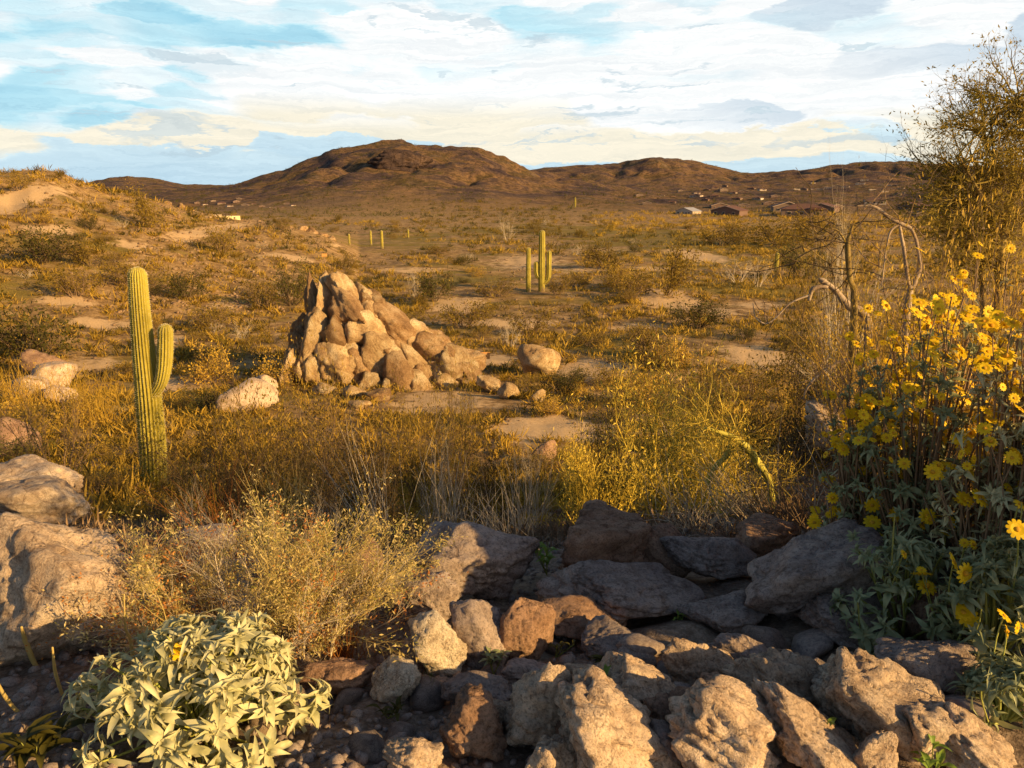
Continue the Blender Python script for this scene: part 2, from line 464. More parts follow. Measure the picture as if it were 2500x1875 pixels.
M['sign'] = simple('sign_board_wood', (0.60, 0.30, 0.10), var=0.12)
M['post'] = simple('post_wood', (0.30, 0.19, 0.11))
M['metal'] = simple('dark_metal', (0.08, 0.07, 0.07), 0.5)

# ------------------------------------------------------------------ ground sheet
def pxw(x, y): return 1250 + F * x / np.maximum(y, 1e-3)

SAND = []   # world ellipses: centre, half axes
for (px, py, w, h, a) in [(1360, 1050, 150, 30, 1.0), (1450, 905, 90, 24, .9), (1630, 730, 75, 26, 1.0), (1700, 625, 60, 16, .8),
                          (1850, 870, 100, 28, .7), (1010, 905, 160, 40, .9), (1080, 980, 160, 30, .6), (160, 735, 90, 16, .7),
                          (560, 745, 70, 14, .6), (1290, 640, 110, 20, .6), (520, 560, 60, 35, .8), (1120, 745, 70, 20, .8),
                          (60, 480, 60, 40, .9), (240, 890, 90, 20, .6), (1980, 900, 70, 30, .8), (1750, 760, 80, 14, .6),
                          (700, 690, 60, 10, .6), (420, 830, 40, 18, .6), (1500, 610, 90, 8, .4), (90, 1240, 90, 40, .7),
                          (1200, 880, 70, 14, .7), (300, 640, 120, 10, .5), (820, 600, 60, 8, .6), (1250, 790, 120, 12, .7), (1000, 660, 110, 8, .6), (1560, 800, 90, 10, .6), (1420, 660, 90, 8, .6), (250, 790, 120, 14, .7),
                          (120, 560, 90, 14, .7), (330, 600, 90, 10, .7), (700, 625, 90, 8, .7), (430, 940, 120, 18, .6), (1600, 655, 80, 6, .6), (1850, 745, 80, 10, .6)]:
    c = ground(px, py); l = ground(px - w, py); f = ground(px, py - h); n_ = ground(px, py + h)
    SAND.append((c[0], c[1], (abs(c[0] - l[0]) + .01) * 1.3, (abs(f[1] - n_[1]) / 2 + .01) * 1.3, min(a * 1.1, 1)))
GREEN = []
for (px, py, w, h, a) in [(1650, 590, 260, 40, .5), (1000, 585, 260, 18, .5), (1300, 560, 300, 14, .35), (120, 680, 220, 25, .5),
                          (500, 1000, 300, 60, .5), (1500, 850, 160, 30, .4), (1150, 680, 200, 20, .4), (400, 680, 150, 16, .35),
                          (1750, 700, 120, 18, .5), (250, 590, 120, 20, .3), (1300, 800, 100, 20, .3), (1700, 820, 60, 12, .3)]:
    c = ground(px, py); l = ground(px - w, py); f = ground(px, py - h); n_ = ground(px, py + h)
    GREEN.append((c[0], c[1], abs(c[0] - l[0]) + .01, abs(f[1] - n_[1]) / 2 + .01, a))

def build_ground():
    a1 = np.linspace(-44, 44, 640)
    a0 = np.linspace(-180, -44, 60)[:-1]; a2 = np.linspace(44, 180, 60)[1:]
    az = np.radians(np.concatenate([a0, a1, a2]))
    rr = np.concatenate([[0.05], np.exp(np.linspace(math.log(0.4), math.log(4500), 760))])
    A, RR = np.meshgrid(az, rr)
    X = np.sin(A) * RR; Y = np.cos(A) * RR
    Z = height(X.ravel(), Y.ravel()).reshape(X.shape)
    nr, na = X.shape
    V = np.stack([X, Y, Z], -1).reshape(-1, 3)
    i = np.arange(nr - 1)[:, None] * na + np.arange(na - 1)[None]
    Q = np.stack([i, i + 1, i + na + 1, i + na], -1).reshape(-1, 4)
    me = mesh_np('ground', V, Q[:, ::-1], M['ground'], True)
    r = np.hypot(V[:, 0], V[:, 1])
    sand = np.zeros(len(V)); green = 0.36 * smooth(12, 40, r)
    for cx, cy, ax, ay, a in SAND:
        sand = np.maximum(sand, a * np.exp(-(((V[:, 0] - cx) / ax) ** 2 + ((V[:, 1] - cy) / ay) ** 2)))
    for cx, cy, ax, ay, a in GREEN:
        green = green + .65 * a * np.exp(-(((V[:, 0] - cx) / ax) ** 2 + ((V[:, 1] - cy) / ay) ** 2))
    hill = smooth(230, 420, r)
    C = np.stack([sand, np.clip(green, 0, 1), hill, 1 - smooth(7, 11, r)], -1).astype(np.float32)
    ca = me.color_attributes.new('cover', 'FLOAT_COLOR', 'POINT'); ca.data.foreach_set('color', C.ravel())
    tag(obj('ground', me), kind='structure')
build_ground()

# ------------------------------------------------------------------ rocks
_ico = {}
def ico(sub):
    if sub not in _ico:
        import bmesh
        bm = bmesh.new(); bmesh.ops.create_icosphere(bm, subdivisions=sub, radius=1)
        _ico[sub] = (np.array([v.co[:] for v in bm.verts]), np.array([[v.index for v in f.verts] for f in bm.faces])); bm.free()
    return _ico[sub]

def rock_shape(seed, sub=5, planes=13, sharp=9.0, rough=0.10, crev=0.0, ridge=0.0):
    rg = np.random.RandomState(seed)
    D, Fc = ico(sub)
    nn = norm(rg.normal(size=(planes, 3))); dd = rg.uniform(0.62, 1.0, planes)
    # soft minimum of planes
    dots = np.maximum(D @ nn.T, 1e-3) / dd[None]
    rad = 1.0 / (np.sum(dots ** sharp, axis=1) ** (1.0 / sharp))
    rad = np.minimum(rad, 1.35)
    P = D * rad[:, None]
    n = fbm(P[:, 0] * 1.7 + seed, P[:, 1] * 1.7, P[:, 2] * 1.7, 5, seed, 0.55)
    P = P + D * (n * rough)[:, None]
    if ridge:
        q = P * np.array([.9, 2.6, 3.4])
        rr_ = np.abs(fbm(q[:, 0] + seed, q[:, 1], q[:, 2], 4, seed + 9))
        P = P - D * (ridge * (1 - np.clip(rr_ * 2.6, 0, 1)))[:, None]
    if sub >= 4:
        q = P * 4.0
        rid = 1 - np.abs(fbm(q[:, 0] + 3, q[:, 1], q[:, 2] * 1.3, 4, seed + 5))
        P = P - D * (np.clip(rid - 0.86, 0, 1) * 0.55 * (1 + crev))[:, None]
    return P, Fc

def rock_mesh(seed, size, mat, sub=5, **kw):
    P, Fc = rock_shape(seed, sub, **kw)
    return mesh_np('boulder', P * np.array(size), Fc, mat, True)

def put_rock(name, px, pyb, w, h, mat, seed, label, cat='boulder', group=None, tilt=0.0, yaw=None, dy=1.0, sink=0.14, sub=5, y=None, **kw):
    """a boulder whose foot is seen at (px,pyb), w x h photo pixels"""
    g = ground(px, pyb) if y is None else at(px, pyb, y)
    k = np.linalg.norm(g) / F
    hw, hh = w * k / 2, h * k / 2
    hd = hw * dy
    me = rock_mesh(seed, (hw * 1.08, hd, hh * (1.1 + sink)), mat, sub, **kw)
    c = g + np.array([0, hd * 0.75, 0])
    if y is None: zb = hz(c[0], c[1])
    else: zb = g[2]
    zc = max(g[2], zb - 0.3 * hh) + hh * (1 - sink)
    o = obj(name, me, None, (c[0], c[1], zc))
    o.rotation_euler = (random.uniform(-.1, .1), tilt, random.uniform(-.3, .3) if yaw is None else yaw)
    tag(o, label, cat, group)
    return o

T_, G_, B_ = M['rock_tan'], M['rock_grey'], M['rock_brown']
FR = [
 # px, py_bottom, w, h, mat, seed, tilt, label
 (120, 1640, 370, 270, T_, 101, 0.05, 'broad pale granite boulder at the left edge, above the silver-leaved bush'),
 (50, 1300, 240, 90, T_, 102, 0.02, 'flat layered tan boulder on the left slope, behind the broad pale boulder'),
 (20, 1225, 200, 70, T_, 103, 0.0, 'low sandy ledge of rock at the left edge, under the thin grass'),
 (1150, 1470, 330, 190, G_, 104, 0.06, 'large rounded grey boulder in shade, tallest of the dark rocks behind the small bright ones'),
 (1095, 1475, 130, 110, G_, 105, 0.1, 'grey boulder leaning on the left foot of the large rounded shaded boulder'),
 (1490, 1440, 300, 190, B_, 106, 0.0, 'upright reddish brown rock face with vertical streaks below the yellow green thorn bush'),
 (1530, 1540, 340, 120, G_, 107, 0.06, 'long flat grey slab lying in front of the reddish brown rock face'),
 (1040, 1530, 150, 120, G_, 108, 0.35, 'slanting grey brown rock with a lit shoulder beside the straw coloured bush'),
 (1180, 1620, 170, 150, G_, 109, -0.1, 'dark speckled round rock behind the small bright block'),
 (1285, 1620, 100, 130, B_, 110, 0.1, 'rusty brown upright stone right of the dark speckled round rock'),
 (2010, 1560, 340, 240, G_, 111, -0.3, 'large dark grey boulder sloping down to the left under the silver leaves'),
 (1070, 1655, 140, 110, M['rock_pale'], 112, 0.1, 'small bright block of pale stone standing alone on the gravel'),
 (1010, 1650, 80, 70, G_, 113, -0.2, 'grey stone wedged against the left side of the small bright block'),
 (960, 1720, 95, 75, M['rock_pale'], 114, 0.25, 'bright stone with a split top, lower left of the small bright block'),
 (1320, 1850, 250, 170, T_, 115, 0.9, 'bright rounded boulder with dark specks left of the lime green plant'),
 (1150, 1870, 220, 110, B_, 116, 1.1, 'narrow mottled stone leaning against the bright rounded boulder'),
 (1560, 1760, 260, 130, T_, 117, 0.7, 'sloping bright boulder right of the lime green plant'),
 (1705, 1700, 190, 120, T_, 118, 0.8, 'craggy bright stone standing between the two sloping boulders'),
 (1930, 1780, 320, 150, T_, 119, 0.7, 'wide bright boulder with a shadow across its middle at the lower right'),
 (2150, 1830, 330, 170, T_, 120, 1.1, 'tall bright boulder at the lower right, nearest the dark hollow'),
 (1500, 1930, 400, 170, G_, 121, 0.75, 'large grey boulder at the bottom edge with its right side in sun'),
 (1340, 1930, 140, 130, T_, 122, 0.1, 'stone cut off by the bottom edge under the bright rounded boulder'),
 (1690, 1850, 260, 90, B_, 123, 0.8, 'slanting split rock below the craggy bright stone'),
 (1800, 1950, 400, 170, G_, 124, 0.7, 'broad speckled boulder cut off by the bottom edge'),
 (2020, 1910, 330, 110, T_, 125, 0.9, 'long leaning rock between the broad speckled boulder and the bottom right stones'),
 (2290, 1870, 260, 100, T_, 126, 0.9, 'weathered leaning stone right of the tall bright boulder'),
 (2420, 1910, 260, 90, G_, 127, 0.85, 'grey slanting stone near the bottom right corner'),
 (2150, 1930, 130, 120, G_, 128, 0.3, 'small slab at the bottom edge under the tall bright boulder'),
 (1000, 1920, 190, 90, T_, 129, 0.1, 'low pale rock cut off by the bottom edge left of the mottled stone'),
 (1420, 1560, 190, 70, B_, 130, 0.0, 'dark low stone in the shade below the long flat slab'),
 (2130, 1590, 240, 90, G_, 131, 0.1, 'low dark stone under the large sloping grey boulder'),
 (1790, 1560, 170, 80, G_, 132, 0.0, 'dark boulder in the hollow between the flat slab and the large sloping boulder'),
 (1500, 1620, 150, 60, G_, 133, 0.0, 'flat grey stone on the gravel shelf above the sloping bright boulder'),
 (1820, 1650, 140, 70, G_, 134, 0.1, 'small grey stone above the wide bright boulder'),
 (820, 1700, 130, 60, B_, 135, 0.0, 'low brown stone in the shade right of the silver-leaved bush'),
 (1180, 1740, 140, 50, G_, 136, 0.0, 'flat grey rock on the gravel between the bright block and the bright rounded boulder'),
 (2340, 1600, 200, 140, B_, 137, 0.2, 'brown boulder under the yellow flowers, half hidden by silver leaves'),
 (2420, 1250, 220, 160, B_, 138, 0.2, 'pinkish brown rock showing behind dry stalks among the yellow flowers'),
 (1290, 1690, 120, 45, G_, 139, 0.0, 'small flat stone behind the bright rounded boulder'),
 (1370, 1500, 120, 60, T_, 140, 0.0, 'pale stone tip catching the sun in front of the large rounded shaded boulder'),
 (480, 1345, 120, 36, G_, 141, 0.0, 'thin grey slab just behind the broad pale boulder'),
 (1720, 1420, 190, 100, G_, 143, 0.2, 'dark grey boulder at the left side of the dark hollow, under fallen stalks'),
 (1880, 1370, 200, 90, B_, 144, 0.1, 'dark brown boulder at the back of the dark hollow'),
 (2240, 1480, 200, 130, G_, 145, 0.0, 'dark boulder hidden under shaded blue green leaves'),
 (1640, 1400, 140, 90, B_, 146, 0.3, 'brown stone at the right end of the reddish brown rock face'),
 (850, 1480, 160, 120, B_, 147, 0.0, 'dark brown boulder in the shade right of the straw coloured bush'),
 (2300, 1720, 200, 120, G_, 148, 0.1, 'dark boulder in the shade behind the tall bright boulder'),
 (1240, 1800, 120, 70, T_, 150, 0.5, 'small bright lit rock wedged left of the bright rounded boulder'),
 (1440, 1700, 110, 60, T_, 151, 0.5, 'low sunlit rock just behind the lime green plant'),
 (1620, 1780, 130, 70, T_, 152, 0.6, 'low lit rock in the gap below the craggy bright stone'),
 (1800, 1780, 120, 80, B_, 153, 0.6, 'brown wedge of rock left of the wide bright boulder'),
 (2060, 1740, 110, 70, G_, 154, 0.5, 'grey wedge between the wide and the tall bright boulders'),
 (1400, 1850, 120, 70, B_, 155, 0.6, 'brown rock filling the gap right of the bright rounded boulder'),
 (1630, 1900, 120, 60, G_, 156, 0.6, 'low grey rock at the bottom edge beside the sparse dry stalks'),
 (1250, 1560, 120, 50, G_, 157, 0.1, 'low dark stone on the shaded shelf above the rusty upright stone'),
 (2080, 1100, 200, 80, T_, 142, 0.45, 'smooth tan rock sloping down to the right above the dark hollow'),
]
BED = (106, 115, 116, 117, 118, 119, 120, 121, 122, 123, 124, 125, 126, 127, 128, 129)
for (px, pyb, w, h, mt, sd, tl, lab) in FR:
    if sd in BED and sd not in (106, 116, 123): mt = T_
    if sd in BED and sd != 106: w *= .80; tl *= .72; h *= .95
    if sd in (104, 106, 107, 111, 108, 132, 143): h *= .84
    put_rock('boulder', px, pyb, w, h, mt, sd, lab, tilt=tl, dy=random.uniform(.7, 1.0), rough=0.17, ridge=.13 if sd in BED else .07, sink=.34 if sd in BED else .2, sharp=16 if sd in BED else 14)

# mid-ground boulders
MR = [
 (1322, 925, 95, 75, M['rock_gold'], 201, .6, 'smooth slanting tan boulder on the plain right of the wooden sign'),
 (1195, 960, 70, 34, M['rock_gold'], 202, .4, 'low rounded boulder on the path, left one of the pair below the sign'),
 (1245, 975, 50, 36, M['rock_gold'], 203, .7, 'low rounded boulder on the path, right one of the pair below the sign'),
 (1318, 985, 30, 34, M['rock_gold'], 204, .7, 'small leaning stone beside the path, right of the boulder pair'),
 (110, 955, 90, 60, T_, 205, .3, 'pale boulder on the left slope in front of the dark creosote bush'),
 (50, 985, 80, 60, T_, 206, .1, 'buff boulder in yellow grass at the left edge'),
 (135, 985, 60, 40, T_, 207, .4, 'small pale boulder leaning right, in the yellow grass at left'),
 (90, 925, 90, 50, B_, 208, 0, 'reddish boulder behind the pale boulder at left'),
 (30, 1120, 110, 60, B_, 209, .4, 'brown boulder at the left edge below the yellow grass'),
 (580, 1010, 120, 60, T_, 210, .1, 'pale rock half hidden by thorn bushes right of the tall cactus'),
 (640, 960, 60, 40, T_, 211, .1, 'small pale rock right of the tall cactus arm'),
 (785, 965, 60, 26, M['rock_gold'], 212, 0, 'low stone at the left foot of the golden outcrop'),
 (860, 975, 70, 30, M['rock_gold'], 213, 0, 'low stone in front of the middle of the golden outcrop'),
 (930, 985, 60, 30, M['rock_rust'], 214, 0, 'rusty low stone in front of the golden outcrop'),
 (870, 1005, 50, 24, M['rock_gold'], 215, 0, 'small stone on the sand below the golden outcrop'),
 (1330, 1130, 50, 50, B_, 216, 0, 'dark stump-like stone at the edge of the sandy patch'),
]
for (px, pyb, w, h, mt, sd, tl, lab) in MR:
    put_rock('boulder', px, pyb, w, h, mt, sd, lab, tilt=tl, dy=.8, sub=4, rough=.12)

put_rock('boulder', 985, 418, 130, 52, M['bluff'], 250, 'dark rocky bluff just under the top of the central hill', 'bluff', tilt=.1, dy=.5, sub=5, ridge=.2, sharp=20, sink=.3)
# golden outcrop: one formation, its blocks are parts
def outcrop():
    base = ground(900, 950)
    Y0 = base[1]
    root = empty('rock_outcrop', (base[0], base[1], base[2]))
    tag(root, 'craggy golden rock outcrop standing on the plain, its slabs stacked in a slanting mound', 'rock outcrop')
    tp = lambda x: float(np.interp(x, [680, 700, 735, 765, 790, 830, 870, 905, 950, 1000, 1050, 1100, 1140, 1165],
                                   [850, 795, 765, 695, 668, 660, 690, 692, 730, 775, 800, 818, 850, 920]))
    bt = lambda x: float(np.interp(x, [680, 740, 800, 900, 1050, 1165], [890, 915, 925, 945, 955, 945]))
    B = []
    rg = np.random.RandomState(11)
    # hand placed main slabs: px, py centre, w, h, tilt, mat
    main = [(800, 715, 44, 100, .1, 0), (770, 730, 40, 110, -.05, 1), (835, 700, 60, 80, .4, 0), (860, 740, 80, 120, .5, 1), (905, 735, 80, 100, .5, 0),
            (950, 780, 80, 100, .6, 1), (1000, 815, 90, 90, .65, 0), (1060, 850, 90, 80, .65, 1), (1110, 875, 90, 80, .6, 0), (1080, 915, 90, 70, .5, 0),
            (880, 800, 110, 110, .5, 0), (830, 800, 90, 90, .2, 1), (780, 810, 90, 110, .1, 0), (735, 840, 80, 110, -.1, 1), (710, 880, 50, 80, -.1, 0),
            (760, 890, 60, 100, .1, 0), (810, 870, 90, 70, .2, 0), (870, 880, 80, 80, .4, 1), (930, 870, 100, 100, .5, 0), (985, 890, 90, 100, .6, 1),
            (1030, 925, 80, 70, .5, 0), (960, 935, 80, 60, .4, 0), (900, 925, 90, 60, .3, 0), (745, 790, 60, 60, -.2, 1), (1010, 870, 60, 90, .7, 0),
            (920, 820, 70, 90, .6, 1), (850, 850, 60, 60, .3, 0), (1090, 930, 70, 50, .5, 0)]
    for k in range(66):
        big = k < 22
        x = rg.uniform(705, 1150); a, b = tp(x) + 10, bt(x)
        z_ = rg.uniform(30, 58) if big else rg.uniform(12, 30)
        main.append((x, a + (b - a) * rg.uniform(0, 1) ** (.8 if big else .45), z_, z_ * rg.uniform(.8, 1.3), .6 * float(smooth(760, 950, x)) + rg.uniform(-.2, .2), rg.randint(0, 2)))
    meshes = [[rock_mesh(300 + i, (1, 1, 1), m_, 4, planes=9, sharp=90, rough=.16, ridge=.10) for i in range(9)] for m_ in (M['rock_gold'], M['rock_rust'])]
    for (x, y, hw, hh, dz) in [(850, 800, 95, 125, 1.2), (960, 860, 110, 90, 1.0), (1060, 895, 100, 55, .8), (760, 850, 60, 80, 1.0)]:
        c0 = at(x, y, Y0 + 2.0 + dz * .5); k = c0[1] / F
        o = obj('boulder', rock_mesh(390 + int(x), (hw * k, 1.7, hh * k), M['rock_rust'], 5, rough=.3, sharp=40, planes=16, ridge=.1), root); o.location = Vector(c0) - root.location; o.rotation_euler = (-.15, -.2, 0)
    for i, (x, y, w, h, tl, mi) in enumerate(main):
        fr = (y - tp(x)) / max(bt(x) - tp(x), 1)
        dep = Y0 + 2.9 - 2.6 * min(max(fr, 0), 1) + rg.uniform(-.2, .2)
        c = at(x, y + 16, dep); k = dep / F * 1.06
        o = obj('boulder', meshes[mi][rg.randint(9)], root)
        o.location = Vector(c) - root.location
        o.scale = (w * k / 2 * .88, (w + h) * .5 * k / 2 * 1.1, h * k / 2 * 1.28)
        o.rotation_euler = (rg.uniform(-.4, .1), -tl - rg.uniform(.0, .3), rg.uniform(-.6, .6))
outcrop()

# rocks along the left ridge
rg = np.random.RandomState(5)
ridge_mesh = [rock_mesh(400 + i, (1, 1, 1), M['rock_rust'], 4, rough=.28, sharp=50, planes=8) for i in range(4)]
RID = [(20, 432, .5), (62, 428, .6), (95, 424, .6), (121, 414, 1.0), (140, 426, .7), (160, 422, .9), (176, 426, 1.1), (192, 432, 1.0), (210, 440, .9), (228, 450, .8),
       (250, 462, .8), (285, 468, .7), (320, 476, .7), (350, 484, .8), (380, 492, .7), (410, 500, .6), (440, 508, .7), (470, 515, .6), (710, 556, .9), (740, 562, 1.0), (765, 572, .9), (790, 585, .9), (812, 598, .8)]
for i, (px, py, s) in enumerate(RID):
    g = at(px, py + 4, 116.0); z = hz(g[0], g[1])
    o = obj('boulder', ridge_mesh[i % 4], None, (g[0], g[1], z + .25 * s))
    st = 2.0 if i == 3 else 1.0
    s *= rg.uniform(.55, 1.15); o.location.z = z - .1 * s; o.scale = (s * .8 / (st ** .7), s * .9, s * .75 * st); o.rotation_euler = (rg.uniform(-.3, .3), rg.uniform(0, .7) if i != 3 else 0, rg.uniform(0, 6))
    if i == 3: tag(o, 'dark upright stone standing on the crest of the sunlit left hill', 'boulder')
    elif i < 18: tag(o, 'weathered golden rock on the crest line of the sunlit left hill', 'boulder', 'rocks along the left hill crest')
    else: tag(o, 'jagged golden rock on the low spur between the left hill and the plain', 'boulder', 'rocks on the low spur')

# loose stones in the foreground (countable middle sizes) and gravel
stone_mesh = [rock_mesh(500 + i, (1, 1, 1), [M['pebble'], G_, T_][i % 3], 3, rough=.12, planes=10) for i in range(6)]
for i in range(110):
    px = rg.uniform(560, 2450); py = rg.uniform(1480, 1860)
    g = ground(px, py); s = rg.uniform(.02, .06) * (1.7 if rg.rand() < .25 else 1)
    o = obj('stone', stone_mesh[i % 6], None, (g[0], g[1], hz(g[0], g[1]) + s * .25))
    o.scale = (s * rg.uniform(.8, 1.5), s * rg.uniform(.8, 1.3), s * rg.uniform(.5, .9)); o.rotation_euler = (rg.uniform(-.4, .4), rg.uniform(-.4, .4), rg.uniform(0, 6))
    tag(o, 'fist-sized loose grey brown stone lying on the gravel between the foreground boulders', 'stone', 'loose stones between the foreground boulders')

def scatter_stones(name, n, rmin, rmax, azr, smin, smax, mat, seed, powr=1.0, azc=0):
    g = np.random.RandomState(seed)
    D, Fc = ico(1)
    tv = D * (1 + .25 * vnoise(D[:, 0] * 3, D[:, 1] * 3, D[:, 2] * 3, seed))[:, None]
    r = np.exp(g.uniform(math.log(rmin), math.log(rmax), n)); a = np.radians(azc + g.uniform(-azr, azr, n))
    x, y = r * np.sin(a), r * np.cos(a)
    cl = fbm(x / 3.0 / (1 + r * .03), y / 3.0 / (1 + r * .03), x * 0, 3, seed)
    k = cl > -.15; x, y, r = x[k], y[k], r[k]
    s = g.uniform(smin, smax, len(x)) * g.uniform(.5, 1, len(x)) * (r / rmin) ** powr
    z = height(x, y) + s * .2
    Mx = frames(norm(g.normal(size=(len(x), 3)) * np.array([1, 1, .3])), g.uniform(-.5, .5, len(x)))
    S3 = np.stack([s * g.uniform(.8, 1.5, len(x)), s * g.uniform(.7, 1.2, len(x)), s * g.uniform(.4, .9, len(x))], 1)
    V, Fq = stamp(tv, Fc, np.stack([x, y, z], 1), Mx, S3)
    return obj(name, mesh_np(name, V, Fq, mat, False))
tag(scatter_stones('gravel', 9000, 1.3, 9, 42, .008, .028, M['pebble'], 61, .35), 'grey brown gravel and pebbles between the boulders', 'gravel', kind='stuff')
tag(scatter_stones('hill_rubble', 2600, 62, 124, 13, .08, .26, M['rubble'], 63, .3, -24), 'brown rubble on the flank of the left hill', 'rubble', kind='stuff')
tag(scatter_stones('rubble', 5000, 12, 200, 40, .03, .09, M['rubble'], 62, .45), 'scattered brown rubble over the plain and slopes', 'rubble', kind='stuff')

# ------------------------------------------------------------------ plants
def grow(rg, p, d, L, r, lvl, mx, cf, S, T):
    n = cf['n'][min(lvl, len(cf['n']) - 1)]; st = L / n
    for i in range(n):
        d = d + rg.normal(size=3) * cf['wig'] + np.array([0, 0, cf['up']])
        d = d / np.linalg.norm(d)
        q = p + d * st
        ra = r * (1 - .6 * i / n); rb = r * (1 - .6 * (i + 1) / n)
        S.append((p, q, ra, rb))
        if lvl < mx and (i > 0 or lvl > 0):
            for k in range(cf['kids'][min(lvl, len(cf['kids']) - 1)]):
                if rg.rand() > cf['prob']: continue
                pe = np.cross(d, rg.normal(size=3)); pe /= np.linalg.norm(pe) + 1e-9
                a = rg.uniform(*cf['ang'])
                grow(rg, q, d * math.cos(a) + pe * math.sin(a), L * cf['ratio'] * rg.uniform(.6, 1.1), rb * cf.get('rr', .6), lvl + 1, mx, cf, S, T)
        p = q
    T.append((p, d, lvl))

def leaves(T, n, spread, size, rg, aspect=2.0, tri=True, flat=0.0):
    P = np.array([t[0] for t in T]); D = np.array([t[1] for t in T])
    k = rg.randint(0, len(P), n)
    pos = P[k] + rg.normal(size=(n, 3)) * spread - D[k] * rg.uniform(0, spread * 2, n)[:, None]
    dr = norm(D[k] * .8 + rg.normal(size=(n, 3)) * .8)
    Mx = frames(dr, rg.uniform(0, 6.28, n))
    tv = np.array([[0, 0, 0], [.5, -.5 / aspect, .05], [1, 0, 0], [.5, .5 / aspect, .05]]); tf = np.array([[0, 1, 2, 3]])
    return stamp(tv, tf, pos, Mx, size * rg.uniform(.6, 1.2, n))

def bush_proto(name, seed, R_, H, stems, cf, mx, leafn, leafs, mleaf, mstem, spread=.05, r0=.015, aspect=2.0, leaf2=None, out=.75):
    rg = np.random.RandomState(seed)
    S, T = [], []
    for i in range(stems):
        a = rg.uniform(0, 6.28); t = rg.uniform(.0, 1) ** .7 * out
        d = norm(np.array([math.cos(a) * t * R_ / max(R_, H) * 1.3, math.sin(a) * t * R_ / max(R_, H) * 1.3, H / max(R_, H) * (1.0 - .35 * t)]))
        p = np.array([math.cos(a) * R_ * .12, math.sin(a) * R_ * .12, -.03])
        grow(rg, p, d, H * rg.uniform(.65, 1.0) * (1 if t < .6 else .9), r0 * rg.uniform(.6, 1.1), 0, mx, cf, S, T)
    root = empty(name)
    obj('stems', tubes('stems', S, mstem), root)
    if leafn:
        T2 = [t for t in T if t[2] >= mx - 1] or T
        V, Q = leaves(T2, leafn, spread, leafs, rg, aspect)
        obj('foliage', mesh_np('foliage', V, Q, mleaf), root)
    if leaf2:
        n2, s2, m2 = leaf2
        V, Q = leaves(T, n2, spread, s2, rg, aspect)
        obj('seed_heads', mesh_np('seed_heads', V, Q, m2), root)
    return root

CF = dict(n=[5, 4, 3], kids=[2, 2, 1], prob=.8, ratio=.45, wig=.12, up=.03, ang=(.4, 1.0), rr=.65)
CFT = dict(n=[5, 4, 3, 2], kids=[2, 2, 2], prob=.72, ratio=.5, wig=.16, up=.0, ang=(.5, 1.2), rr=.6)
PRO = {}
def hide_proto(o):
    return o
def protos(key, lst): PRO[key] = lst
BK = dict(
 creosote=[bush_proto('creosote_bush', 20 + i, 1.0, 1.1, 16, CF, 2, 1500, .085, M['creo'], M['twigd'], .09, .02) for i in range(3)],
 olive=[bush_proto('desert_shrub', 30 + i, 1.0, .95, 16, CF, 2, 1300, .08, M['olive'], M['twig'], .09, .018) for i in range(3)],
 gold=[bush_proto('desert_shrub', 40 + i, 1.0, .75, 18, CF, 2, 1300, .07, M['gold'], M['twig'], .08, .015) for i in range(3)],
 bare=[bush_proto('bare_shrub', 50 + i, 1.0, 1.1, 12, CFT, 2, 0, .1, None, M['pale'], .1, .016) for i in range(2)],
 tree=[bush_proto('palo_verde_tree', 60 + i, 1.0, 1.2, 7, dict(CF, kids=[2, 3, 2], wig=.18), 2, 2200, .075, M['olive'], M['twigd'], .13, .03, out=.9) for i in range(2)],
)
used = {}
BUSHES = []   # (obj, kind, px, size words)
def put_bush(kind, x, y, w, h=None, label=None, group=None, rz=None):
    """w = world radius"""
    lst = BK[kind]; i = rs.randint(len(lst)); k = (kind, i)
    if k not in used: used[k] = 1; o = lst[i]
    else: o = copy_tree(lst[i])
    o.location = (x, y, hz(x, y) - .03); o.rotation_euler = (0, 0, rs.uniform(0, 6.28) if rz is None else rz)
    hh = w if h is None else h
    o.scale = (w, w, hh)
    CAT = dict(creosote='creosote bush', olive='shrub', gold='shrub', bare='dead shrub', tree='tree')[kind]
    o['category'] = CAT
    if label: o['label'] = label
    if group: o['group'] = group
    return o

